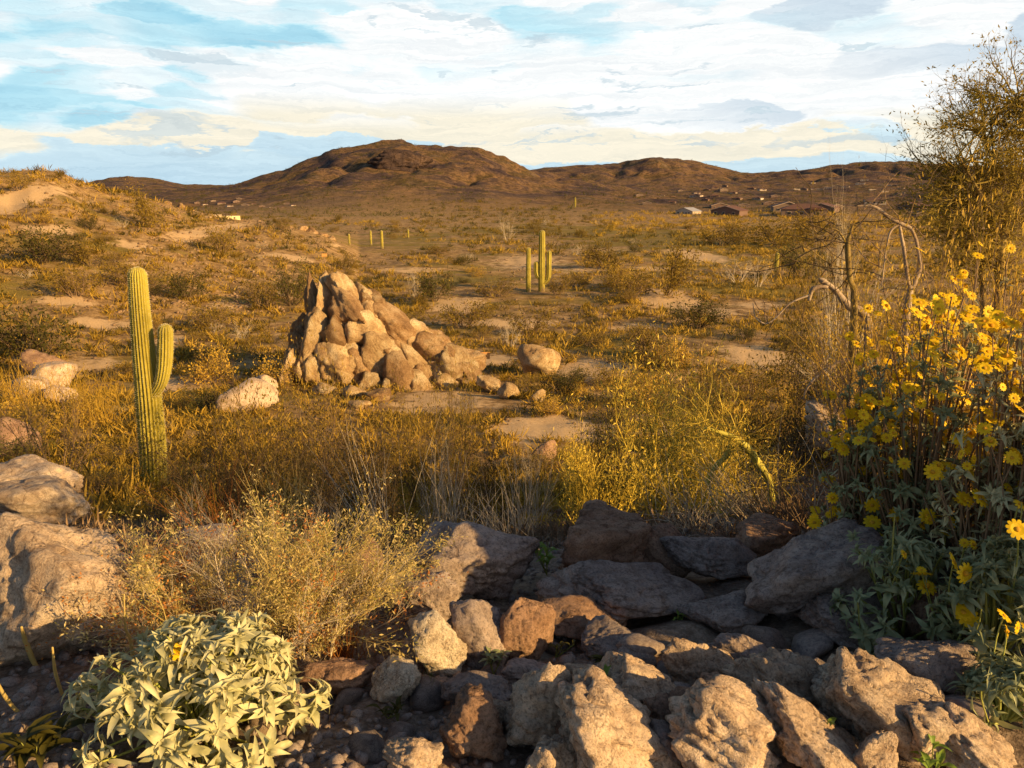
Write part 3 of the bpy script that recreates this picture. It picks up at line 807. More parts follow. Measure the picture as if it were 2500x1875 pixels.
# hand-placed bushes seen in the photo: kind, px, py foot, width px, height px, label
HB = [
 ('creosote', 90, 875, 190, 120, 'wide dark green creosote bush at the left edge behind the pale boulders'),
 ('creosote', 715, 745, 110, 95, 'dark green creosote bush left of the top of the golden outcrop'),
 ('olive', 640, 750, 110, 70, 'olive shrub left of the dark creosote bush by the outcrop'),
 ('creosote', 1060, 735, 130, 65, 'dark green creosote bush behind the right shoulder of the golden outcrop'),
 ('bare', 1010, 725, 70, 75, 'bare grey shrub just right of the golden outcrop top'),
 ('tree', 1620, 720, 150, 130, 'tall dark olive tree on the plain, tallest green crown right of the far cactus group'),
 ('olive', 1540, 730, 120, 70, 'yellowish shrub left of the tall dark olive tree'),
 ('bare', 1240, 590, 50, 70, 'pinkish bare sapling left of the far cactus group'),
 ('bare', 1402, 625, 36, 30, 'small white-stemmed bare shrub right of the far cactus group'),
 ('olive', 1210, 725, 120, 60, 'yellow green shrub at the left foot of the far cactus group'),
 ('olive', 1360, 720, 70, 60, 'rounded shrub at the right foot of the far cactus group'),
 ('tree', 365, 555, 90, 70, 'round olive tree on the flank of the left hill'),
 ('olive', 540, 615, 90, 65, 'feathery shrub on the sandy foot of the left hill'),
 ('olive', 45, 465, 50, 40, 'dark shrub just under the crest of the left hill'),
 ('olive', 37, 433, 20, 22, 'tiny shrub on the skyline of the left hill'),
 ('creosote', 215, 560, 50, 34, 'small dark shrub half way up the left hill'),
 ('creosote', 110, 640, 160, 70, 'spreading dark shrub at the bottom of the left hill, near the left edge'),
 ('tree', 220, 650, 90, 60, 'small tree with a pale trunk behind the top of the tall cactus'),
 ('olive', 185, 725, 120, 70, 'green shrub left of the tall cactus top'),
 ('creosote', 455, 730, 110, 60, 'dark shrub right of the tall cactus top'),
 ('bare', 590, 830, 70, 50, 'bare forked shrub right of the cactus arm'),
 ('olive', 520, 800, 140, 60, 'low dark olive shrub behind the cactus arm'),
 ('gold', 680, 940, 150, 90, 'golden shrub against the left foot of the golden outcrop'),
 ('gold', 60, 1080, 260, 110, 'large yellow grassy shrub at the left edge beside the tall cactus'),
 ('gold', 190, 1035, 130, 90, 'bright yellow grassy shrub left of the tall cactus'),
 ('olive', 1070, 620, 90, 24, 'low green shrub beyond the golden outcrop'),
 ('bare', 1245, 850, 80, 90, 'thorny bare shrub on the plain right of the wooden sign'),
 ('olive', 1290, 820, 130, 80, 'olive shrub on the plain above the slanting tan boulder'),
 ('olive', 1440, 845, 90, 40, 'spiky green shrub in the middle of the plain'),
 ('gold', 1640, 900, 150, 110, 'golden bush in the middle of the plain right of the sandy path'),
 ('olive', 1580, 870, 150, 90, 'feathery olive shrub left of the golden bush'),
 ('olive', 1480, 940, 120, 50, 'flat-topped shrub beside the sandy path'),
 ('creosote', 1390, 935, 110, 36, 'low dark shrub right of the slanting tan boulder'),
 ('bare', 1800, 690, 110, 60, 'grey bare shrub on the right of the plain'),
 ('bare', 1850, 700, 70, 80, 'upright bare shrub near the lone small cactus'),
 ('creosote', 1960, 680, 110, 80, 'dark shrub behind the knobbed stump'),
 ('tree', 1900, 600, 150, 58, 'low olive tree left of the arching dead branch'),
 ('tree', 2010, 590, 160, 55, 'olive tree standing behind the arching dead branch'),
 ('tree', 1760, 600, 140, 44, 'wide green tree on the right of the plain, below the houses'),
 ('creosote', 1930, 860, 90, 40, 'dark spiky shrub on the sand at right, below the knobbed stump'),
 ('olive', 1830, 960, 130, 80, 'thorny olive shrub at the right, above the yellow green thorn bush'),
 ('olive', 1730, 1000, 160, 100, 'brownish thorn shrub behind the yellow green thorn bush'),
 ('gold', 1190, 940, 80, 24, 'low golden tuft at the foot of the wooden sign'),
 ('olive', 1410, 700, 80, 44, 'rounded shrub casting a shadow right of the far cactus group'),
 ('gold', 1560, 990, 200, 130, 'large soft golden bush in the middle of the slope, above the palo verde bushes'),
 ('gold', 1340, 1010, 130, 60, 'rounded golden bush beside the bright sandy patch'),
 ('olive', 1130, 800, 150, 80, 'wide olive shrub on the sandy slope just right of the golden outcrop'),
 ('gold', 520, 930, 190, 110, 'large golden shrub right of the tall cactus, below its arm'),
 ('creosote', 1700, 800, 150, 70, 'broad dark shrub on the plain at right, above the sandy strip'),
 ('olive', 330, 700, 150, 70, 'broad olive shrub directly behind the top of the tall cactus'),
 ('tree', 1480, 660, 130, 70, 'broad olive tree on the plain left of the tall dark olive tree'),
 ('gold', 1500, 700, 110, 80, 'golden shrub between the far cactus group and the tall olive tree'),
]
taken = []
for (k, px, py, w, h, lab) in HB:
    g = ground(px, py); kk = np.linalg.norm(g) / F
    put_bush(k, g[0], g[1], w * kk / 2, h * kk / 1.15, lab)
    taken.append((g[0], g[1], w * kk / 2))

# random scrub on plain and slopes
SKP = [(337, 75), (900, 250)]
def zone(px, r):
    d = 'near' if r < 30 else ('middle' if r < 60 else ('far' if r < 110 else 'distant'))
    return d, int(np.clip(px // 312, 0, 7))
ZN = ['at the left edge', 'around the tall cactus', 'left of the outcrop', 'by the outcrop', 'left of the far cactus group',
      'right of the far cactus group', 'below the houses', 'towards the right edge']
ZD = dict(near='on the near slope', middle='on the near plain', far='on the mid plain', distant='on the far plain')
KW = dict(creosote='dark green creosote bush', olive='olive desert shrub', gold='golden dry shrub', bare='bare twiggy shrub', tree='small olive tree')
cnt = 0; tries = 0
rb = np.random.RandomState(77)
while cnt < 235 and tries < 4000:
    tries += 1
    r = math.exp(rb.uniform(math.log(15), math.log(230))); a = R(rb.uniform(-35, 35))
    x, y = r * math.sin(a), r * math.cos(a)
    z = hz(x, y); px, py = project((x, y, z))
    if not (-30 < px < 2530): continue
    if r < 45 and 640 < px < 1250: continue
    if any((x - s[0]) ** 2 / (s[2] ** 2) + (y - s[1]) ** 2 / (s[3] ** 2) < .8 for s in SAND if s[4] > .65): continue
    k = rb.choice(['creosote', 'olive', 'olive', 'gold', 'gold', 'bare', 'tree'] if r > 50 else ['creosote', 'olive', 'olive', 'gold', 'gold', 'bare'])
    if px > 1500 and r > 80 and k == 'tree': continue
    sz = rb.uniform(.35, .95) * (1 + r / 160) * (1.3 if k == 'tree' else 1)
    if any((x - t[0]) ** 2 + (y - t[1]) ** 2 < ((sz + t[2]) * .6) ** 2 for t in taken): continue
    taken.append((x, y, sz)); cnt += 1
    dd, zi = zone(px, r)
    put_bush(k, x, y, sz, sz * rb.uniform(.6, .9), f'{KW[k]} {ZD[dd]}, {ZN[zi]}', f'{KW[k]}s {ZD[dd]} {ZN[zi]}')

# ground-cover: tufts as stuff
def tufts(name, n, rmin, rmax, blades, hmin, hmax, mat, seed, thr=-.1, azr=40, pw=.5):
    g = np.random.RandomState(seed)
    r = np.exp(g.uniform(math.log(rmin), math.log(rmax), n)); a = np.radians(g.uniform(-azr, azr, n))
    x, y = r * np.sin(a), r * np.cos(a)
    c = fbm(x / 7 / (1 + r * .02), y / 3 / (1 + r * .02), x * 0 + seed, 3, seed) > thr
    s = np.ones(n)
    for q in SAND:
        c &= ~(((x - q[0]) / q[2]) ** 2 + ((y - q[1]) / q[3]) ** 2 < .6)
    x, y, r = x[c], y[c], r[c]; z = height(x, y)
    m = len(x); P = np.repeat(np.stack([x, y, z], 1), blades, 0)
    hh = np.repeat(g.uniform(hmin * .6, hmax * 1.15, m) * g.uniform(.6, 1.1, m) * (r / rmin) ** pw, blades) * g.uniform(.5, 1.1, m * blades)
    d = norm(np.stack([g.normal(size=m * blades) * .8, g.normal(size=m * blades) * .8, g.uniform(.5, 1.4, m * blades)], 1))
    P = P + g.normal(size=P.shape) * np.array([1, 1, 0]) * (hh * .45)[:, None]
    Mx = frames(d, g.uniform(0, 6.28, m * blades))
    tv = np.array([[0, -.03, 0], [0, .03, 0], [.5, .045, .07], [1, 0, -.02], [.5, -.035, .07]])
    V, Q = stamp(tv, np.array([[0, 1, 2, 3, 4]]), P, Mx, hh)
    return tag(obj(name, mesh_np(name, V, Q, mat)), kind='stuff')
tag(tufts('dry_grass', 15000, 10, 300, 16, .13, .30, M['gold'], 71), 'golden dry grass and low scrub over the plain', 'dry grass')
tag(tufts('low_scrub', 10000, 10, 340, 16, .12, .28, M['olive'], 72, -.05), 'low olive scrub over the plain and the slopes', 'scrub')
tag(tufts('dark_scrub', 3600, 26, 320, 16, .20, .4, M['creo'], 73, .05), 'low dark scrub dotted over the plain', 'scrub')
tag(tufts('dry_litter', 4000, 4.6, 14, 12, .05, .13, M['twig'], 75, -.2, 42, .4), 'brown dry twigs and litter on the slope below the boulders', 'litter')
tag(tufts('short_grass', 2200, 6, 16, 14, .07, .16, M['gold'], 76, 0, 42, .4), 'short golden grass on the slope below the boulders', 'grass')
tag(tufts('hill_scrub', 9000, 250, 1090, 7, .7, 1.5, M['creo'], 74, -.2, 40, .35), 'dark scrub dotting the far hills', 'scrub')

# ------------------------------------------------------------------ saguaros
def saguaro_mesh(path, rad, ribs=20, vr=6, depth=.13, step=.05, dome=True):
    path = np.array(path, float); rad = np.array(rad, float)
    seg = np.concatenate([[0], np.cumsum(np.linalg.norm(np.diff(path, axis=0), axis=1))])
    L = seg[-1]; n = int(L / step) + 2
    s = np.linspace(0, L, n)
    def sp(A):
        # smooth resample
        t = np.stack([np.interp(s, seg, A[:, i]) for i in range(A.shape[1])], 1)
        for _ in range(12):
            t[1:-1] = (t[:-2] + 2 * t[1:-1] + t[2:]) / 4
        return t
    P = sp(path); Rr = sp(rad[:, None])[:, 0]
    Rend = Rr[-1]; f = np.sqrt(np.clip(1 - np.clip((s - (L - Rend)) / Rend, 0, 1) ** 2, 0, 1))
    # denser rings in the dome
    T = norm(np.gradient(P, axis=0))
    dm = np.sin(np.linspace(0, math.pi / 2, 9))[1:]
    keep = s < L - Rend
    P2 = list(P[keep]); R2 = list(Rr[keep]); T2 = list(T[keep])
    base = P2[-1]; Tb = T2[-1]
    for q in dm:
        P2.append(base + Tb * Rend * q); R2.append(max(Rend * math.sqrt(max(1 - q * q, 0)), .004)); T2.append(Tb)
    P, Rr, T = np.array(P2), np.array(R2), np.array(T2)
    K = ribs * vr; ang = np.arange(K) * 2 * math.pi / K
    mod = 1 - depth * (np.abs(np.sin(ang * ribs / 2)) ** 1.5)
    nrm = np.array([1.0, 0, 0]); V = []; crest = []
    for i in range(len(P)):
        nrm = nrm - T[i] * np.dot(nrm, T[i]); nrm /= np.linalg.norm(nrm); b = np.cross(T[i], nrm)
        ring = P[i] + (np.cos(ang)[:, None] * nrm + np.sin(ang)[:, None] * b) * (Rr[i] * mod)[:, None]
        V.append(ring); crest.append((P[i], nrm.copy(), b.copy(), Rr[i]))
    V = np.vstack(V); nR = len(P)
    i = np.arange(nR - 1)[:, None] * K + np.arange(K)[None]; j = np.arange(nR - 1)[:, None] * K + (np.arange(K)[None] + 1) % K
    Q = np.stack([i, j, j + K, i + K], -1).reshape(-1, 4)
    # spines
    sv, sd = [], []
    for (p, nn_, b, r_) in crest:
        for k in range(ribs):
            a = k * 2 * math.pi / ribs; d = np.cos(a) * nn_ + np.sin(a) * b
            sv.append(p + d * r_); sd.append(d)
    return V, Q, np.array(sv), np.array(sd)

def saguaro(name, loc, parts, label, group=None, ribs=20, step=.05, spine=.02, depth=.13):
    root = empty(name, loc); tag(root, label, 'cactus', group)
    for i, (pn, path, rad) in enumerate(parts):
        V, Q, sv, sd = saguaro_mesh(path, rad, ribs if i == 0 else max(int(ribs * .7), 8), step=step, depth=depth)
        b = obj(pn, mesh_np(pn, V, Q, M['saguaro'], True), root)
        if spine:
            rg = np.random.RandomState(3)
            n = len(sv); reps = 4
            P = np.repeat(sv, reps, 0); D = norm(np.repeat(sd, reps, 0) + rg.normal(size=(n * reps, 3)) * .7)
            tv = np.array([[0, -.1, 0], [1, 0, 0], [0, .1, 0]])
            VV, FF = stamp(tv, np.array([[0, 1, 2]]), P, frames(D, rg.uniform(0, 6, n * reps)), np.full(n * reps, spine) * rg.uniform(.6, 1.2, n * reps))
            obj('spines', mesh_np('spines', VV, FF, M['spine']), b)
    return root

SD = 13.0
gb = at(380, 1270, SD); zb = min(hz(gb[0], gb[1]), gb[2]); gb[2] = zb
def rel(px, py, y): return at(px, py, y) - gb
tr = [(0, 0, -.2), rel(378, 1200, SD), rel(372, 1080, SD), rel(362, 960, SD), rel(350, 850, SD), rel(340, 740, SD), rel(334, 648, SD)]
kpx = math.hypot(SD, 5) / F
trr = [27 * kpx, 29 * kpx, 31 * kpx, 29 * kpx, 25 * kpx, 22 * kpx, 20 * kpx]
ar = [rel(372, 966, SD - .05), rel(394, 936, SD - .1), rel(402, 895, SD - .12), rel(404, 850, SD - .12), rel(404, 788, SD - .12)]
arr = [11 * kpx, 14 * kpx, 16.5 * kpx, 17.5 * kpx, 16 * kpx]
saguaro('saguaro_cactus', gb, [('trunk', tr, trr), ('arm', ar, arr)], 'tall ribbed saguaro cactus with one upturned arm, nearest and largest cactus at the left', ribs=22, step=.035, spine=.022, depth=.2)

def far_sag(px, pyf, pyt, wpx, label, group=None, arms=()):
    g = ground(px, pyf); k = np.linalg.norm(g) / F
    H = (pyf - pyt) * k; r_ = wpx * k / 2
    parts = [('trunk', [(0, 0, -.2), (0, 0, H * .4), (0, 0, H)], [r_ * .9, r_, r_ * .85])]
    for (dx, t0, t1) in arms:
        d = dx * k
        parts.append(('arm', [(0, 0, H * t0), (d * .6, 0, H * t0 + .1), (d, 0, H * t0 + .35), (d, 0, H * t1)], [r_ * .6, r_ * .7, r_ * .75, r_ * .75]))
    return saguaro('saguaro_cactus', (g[0], g[1], hz(g[0], g[1])), parts, label, group, ribs=12, step=.15, spine=.05, depth=.2)
far_sag(1322, 712, 566, 17, 'tallest far cactus, a shorter arm close on its right, mid plain', arms=[(17, .12, .68), (-13, .2, .5)])
far_sag(1290, 712, 604, 12, 'thin plain cactus just left of the tall far cactus with an arm')
far_sag(933, 607, 563, 7, 'dark slender cactus on the plain above the golden outcrop, tallest of the distant row')
far_sag(906, 598, 562, 5, 'dark slender cactus, left neighbour of the tallest in the distant row')
far_sag(853, 598, 572, 5, 'small distant cactus at the left end of the row beyond the outcrop')
far_sag(997, 582, 560, 4, 'tiny distant cactus at the right end of the row beyond the outcrop')
far_sag(1894, 668, 618, 10, 'lone small dark cactus on the right of the plain, left of the knobbed stump')
far_sag(1404, 507, 482, 4, 'tiny cactus on the slope below the houses, right of the central hill')

# ------------------------------------------------------------------ signs
def sign(px, pyf, pyt, wpx, hpx, label, two=False, mt=None):
    g = ground(px, pyf); k = np.linalg.norm(g) / F
    H = (pyf - pyt) * k; w = wpx * k; h = hpx * k
    root = empty('trail_sign', (g[0], g[1], hz(g[0], g[1]) - .03), R(8)); tag(root, label, 'sign')
    b = MB(); b.box((0, 0, H / 2), (.035, .035, H / 2)); b.build('post', M['post'], root)
    b = MB(); b.box((0, -.05, H - h / 2), (w / 2, .014, h / 2)); b.box((0, -.058, H - h + .02), (w / 2 * .96, .014, .012)); b.box((0, -.058, H - .02), (w / 2 * .96, .014, .012))
    b.build('board', M['sign'], root)
sign(1180, 905, 858, 32, 17, 'square orange brown wooden sign on a post at the right foot of the golden outcrop')
sign(793, 640, 618, 12, 7, 'tiny orange sign on the plain behind the golden outcrop')
g = ground(953, 935); k = np.linalg.norm(g) / F
root = empty('marker_post', (g[0], g[1], hz(g[0], g[1]) - .03)); tag(root, 'thin dark metal marker post with a small plate in front of the golden outcrop', 'marker post')
b = MB(); b.box((0, 0, 40 * k / 2), (.013, .013, 40 * k / 2)); b.build('post', M['metal'], root)
b = MB(); b.box((0, -.025, 38 * k), (.16, .006, .05)); b.build('plate', M['post'], root)

# ------------------------------------------------------------------ houses
HM = dict(tan=simple('stucco_tan', (0.21, 0.145, 0.11)), cream=simple('stucco_cream', (0.80, 0.66, 0.36)), brown=simple('stucco_brown', (0.16, 0.10, 0.08)),
          white=simple('stucco_white', (0.50, 0.40, 0.32)), tile=simple('roof_tile', (0.15, 0.075, 0.055), var=.4, scale=3), tileb=simple('roof_brown', (0.13, 0.075, 0.06), var=.3, scale=3),
          grey=simple('roof_grey', (0.34, 0.33, 0.36), var=.2), trim=simple('fascia_pale', (0.55, 0.42, 0.32)), glass=simple('dark_glass', (0.03, 0.03, 0.035), .25), flat=simple('roof_flat', (.4, .3, .2)))
def house_proto(kind, wall, roof, w=15, d=11, h=3.2, rh=2.2):
    root = empty('house')
    b = MB(); b.box((0, 0, h / 2 - .5), (w / 2, d / 2, h / 2 + .5)); 
    if kind == 'gable':
        V = [(-w / 2, -d / 2, h), (w / 2, -d / 2, h), (0, -d / 2, h + rh), (-w / 2, d / 2, h), (w / 2, d / 2, h), (0, d / 2, h + rh)]
        b.add(V, [[0, 1, 2], [3, 5, 4]])
    b.build('wall', HM[wall], root)
    b = MB()
    e = .6
    if kind == 'gable':
        for s in (-1, 1):
            V = [(0, -d / 2 - e, h + rh + .25), (0, d / 2 + e, h + rh + .25), (s * (w / 2 + e), d / 2 + e, h - .05), (s * (w / 2 + e), -d / 2 - e, h - .05)]
            V2 = [(x, y, z - .22) for x, y, z in V]
            b.add(V + V2, [[0, 1, 2, 3], [7, 6, 5, 4], [0, 3, 7, 4], [2, 1, 5, 6], [3, 2, 6, 7]])
    elif kind == 'hip':
        V = [(-w / 2 - e, -d / 2 - e, h), (w / 2 + e, -d / 2 - e, h), (w / 2 + e, d / 2 + e, h), (-w / 2 - e, d / 2 + e, h), (-w / 5, 0, h + rh), (w / 5, 0, h + rh)]
        b.add(V, [[0, 1, 5, 4], [2, 3, 4, 5]]); b.add(V, [[1, 2, 5], [3, 0, 4]]); b.add([V[0], V[1], V[2], V[3]], [[3, 2, 1, 0]])
        b.box((w * .28, -d / 2 - 1.0, h + .5), (2.4, 1.6, .5))
    elif kind == 'flat':
        b.box((0, 0, h + .12), (w / 2 + .15, d / 2 + .15, .15)); b.box((-w * .3, 0, h + .8), (w * .16, d * .3, .6))
    b.build('roof', HM[roof], root)
    for i, x in enumerate((-.33, -.05, .3)):
        b = MB(); b.box((x * w, -d / 2 - .04, 1.6), (.9, .06, .7)); f = b.build('window', HM['trim'], root)
        b = MB(); b.box((x * w, -d / 2 - .12, 1.6), (.75, .04, .55)); b.build('pane', HM['glass'], f)
    b = MB(); b.box((.13 * w, -d / 2 - .05, 1.05), (.5, .05, 1.05)); b.build('door', HM['tileb'], root)
    if kind == 'gable':
        b = MB()
        for s in (-1, 1):
            ang = math.atan2(rh + .3, w / 2 + e)
            ln = math.hypot(rh + .3, w / 2 + e) / 2
            rot = np.array([[math.cos(s * ang), 0, math.sin(s * ang)], [0, 1, 0], [-math.sin(s * ang), 0, math.cos(s * ang)]])
            b.box((s * (w / 4 + e / 2), -d / 2 - e - .06, h + rh / 2 + .02), (ln, .05, .14), rot=rot)
        b.build('fascia', HM['trim'], root)
    return root
HP = dict(gb=house_proto('gable', 'tan', 'tileb'), gr=house_proto('gable', 'brown', 'tile', 17, 12), hr=house_proto('hip', 'tan', 'tile', 18, 13),
          hb=house_proto('hip', 'white', 'tileb', 16, 12), fc=house_proto('flat', 'cream', 'flat', 24, 9), fw=house_proto('flat', 'white', 'flat', 20, 9), gg=house_proto('gable', 'white', 'grey', 20, 12, 3.2, 2.8))
hused = set()
def put_house(k, px, pyf, wpx, label, group=None, rz=0, y=None):
    p = HP[k]
    o = copy_tree(p) if k in hused else p
    hused.add(k)
    g = ground(px, pyf)
    kk = np.linalg.norm(g) / F
    base = dict(gb=15, gr=17, hr=18, hb=16, fc=24, fw=20, gg=20)[k]
    s = wpx * kk / base * (1.15 if group else .85)
    o.location = (g[0], g[1], float(height(g[0], g[1])) - .2); o.rotation_euler = (0, 0, rz + math.atan2(-g[0], g[1]) * 1.0)
    o.scale = (s, s, s)
    tag(o, label, 'house', group)
put_house('fc', 552, 532, 70, 'long cream yellow flat-roofed house behind the left hill')
put_house('fw', 505, 529, 22, 'small cream outbuilding left of the long cream yellow house', rz=.2)
put_house('gb', 1920, 517, 74, 'wide brown gabled house with a broad plain front at the right', rz=.15)
put_house('gr', 2010, 517, 70, 'red-roofed gabled house just right of the wide brown gabled house', rz=-.3)
put_house('hr', 1960, 527, 110, 'long low house with a reddish brown roof in front of the red-roofed house', rz=.05)
put_house('gb', 2035, 510, 36, 'small gabled house with pale eaves right of the red-roofed house', rz=.6)
put_house('gr', 1780, 525, 80, 'brown tiled house among the trees, left of the wide brown gabled house', rz=-.4)
put_house('gb', 1815, 505, 30, 'small gabled house with a peaked pale porch above the brown tiled house', rz=.1)
put_house('gr', 1755, 508, 46, 'low red-brown house directly behind the brown tiled house', rz=.2)
put_house('gg', 1680, 522, 60, 'grey white roofed building in front of the hill at right', rz=-.7)
put_house('gb', 2262, 532, 60, 'tan house with a lit gable right of the arching dead branch', rz=.25)
put_house('hr', 2320, 520, 50, 'tall tan house at the right behind the green tree', rz=-.1)
put_house('gr', 2225, 512, 60, 'brown roofed house behind the tan house with a lit gable', rz=-.5)
put_house('hb', 2135, 498, 50, 'pale house with a brown roof above the arching dead branch', rz=.1)
put_house('gb', 1560, 479, 20, 'small bright house left of the grey white roofed building', rz=.2)
put_house('hb', 1617, 478, 14, 'tiny pale house on the slope below the right hill', rz=.0)
put_house('fw', 1838, 430, 2 * 26, 'bright white flat building on the saddle of the right hill', rz=.1) if False else None
rh = np.random.RandomState(44)
rows = [(1945, 460, 12), (1962, 461, 14), (1985, 459, 9), (2002, 460, 13), (2023, 457, 16), (2043, 456, 18), (2065, 454, 12), (2100, 447, 16), (2110, 438, 14), (2030, 436, 10), (1985, 444, 8),
        (2150, 449, 9), (2170, 450, 9), (2185, 452, 10), (2200, 458, 10), (2130, 461, 12), (2160, 465, 12), (2215, 470, 14), (2255, 447, 12), (2280, 447, 14), (2300, 446, 12), (2190, 474, 14), (2240, 482, 16)]
for i, (px, py, w) in enumerate(rows):
    put_house(['fw', 'gb', 'hb', 'fw'][i % 4], px, py + 3, w, 'tiny pale house in the rows climbing the far right hillside', 'distant houses on the far right hillside', rz=rh.uniform(-.3, .3))
rows = [(1700, 470, 13), (1725, 462, 12), (1745, 457, 14), (1765, 463, 16), (1790, 470, 14), (1815, 468, 20), (1835, 459, 14), (1770, 452, 10), (1700, 478, 22), (1722, 486, 14), (1745, 478, 18), (1660, 464, 10),
        (1860, 462, 14), (1890, 478, 16), (1640, 492, 16), (1580, 496, 18), (1850, 484, 18), (1875, 496, 20), (1800, 484, 18), (1890, 505, 20)]
for i, (px, py, w) in enumerate(rows):
    put_house(['hb', 'gr', 'hr', 'gb'][i % 4], px, py + 3, w, 'small brown-roofed house in the village below the right hill', 'distant houses below the right hill', rz=rh.uniform(-.5, .5))
rows = [(480, 494, 10), (500, 498, 10), (520, 490, 10), (540, 496, 16), (575, 492, 14), (560, 502, 12), (600, 500, 14), (620, 496, 10), (640, 503, 12), (655, 505, 8), (670, 506, 8), (690, 504, 8), (700, 497, 12), (715, 500, 10), (585, 484, 10)]
for i, (px, py, w) in enumerate(rows):
    put_house(['gr', 'hb', 'gb', 'hr'][i % 4], px, py + 2, w, 'tiny pinkish house in the village behind the left hill', 'distant houses behind the left hill', rz=rh.uniform(-.5, .5))

# ------------------------------------------------------------------ near thicket of thorn bushes (rest of the slope below the ledge)
NCF = dict(n=[6, 5, 4, 3], kids=[2, 2, 1], prob=.72, ratio=.5, wig=.17, up=.02, ang=(.4, 1.15), rr=.55)
NB = dict(
 thornd=[bush_proto('thorn_bush', 80 + i, 1.0, 1.05, 12, NCF, 3, 2600, .035, M['olive'], M['twigd'], .07, .014) for i in range(2)],
 dark=[bush_proto('thorn_bush', 96 + i, 1.0, 1.0, 13, NCF, 3, 2600, .035, M['shadeleaf'], M['twigd'], .07, .014) for i in range(2)],  # bushes of the shaded band, their shade painted into the leaf colour
 thorn=[bush_proto('thorn_bush', 84 + i, 1.0, 1.0, 12, NCF, 3, 1800, .03, M['gold'], M['twig'], .07, .013) for i in range(2)],
 pv=[bush_proto('palo_verde_bush', 88 + i, 1.0, .9, 13, dict(NCF, wig=.2, up=-.015), 3, 2600, .045, M['pv'], M['pv'], .07, .015, aspect=4) for i in range(2)],
 dry=[bush_proto('dry_brush', 92 + i, .8, 1.0, 12, dict(NCF, ang=(.2, .6), wig=.1), 3, 0, .03, None, M['pale'], .07, .011) for i in range(2)],
)
nused = set()
def near(kind, px, y, pt, w, label, cat, group=None, zoff=0.0):
    """bush at depth y, its top seen at photo row pt, w photo px wide"""
    x = (px - 1250) / F * y / math.cos(PITCH) * 1.0
    a = at(px, pt, y); x = a[0]; z = hz(x, y)
    lst = NB[kind]; i = rs.randint(len(lst)); k = (kind, i)
    if k in nused: o = copy_tree(lst[i])
    else: nused.add(k); o = lst[i]
    H = max(a[2] - z, .25)
    wr = w * math.hypot(y, x) / F / 2
    o.location = (x, y, z - .04); o.scale = (wr, wr, H / .9); o.rotation_euler = (0, 0, rs.uniform(0, 6.28))
    tag(o, label, cat, group); return o
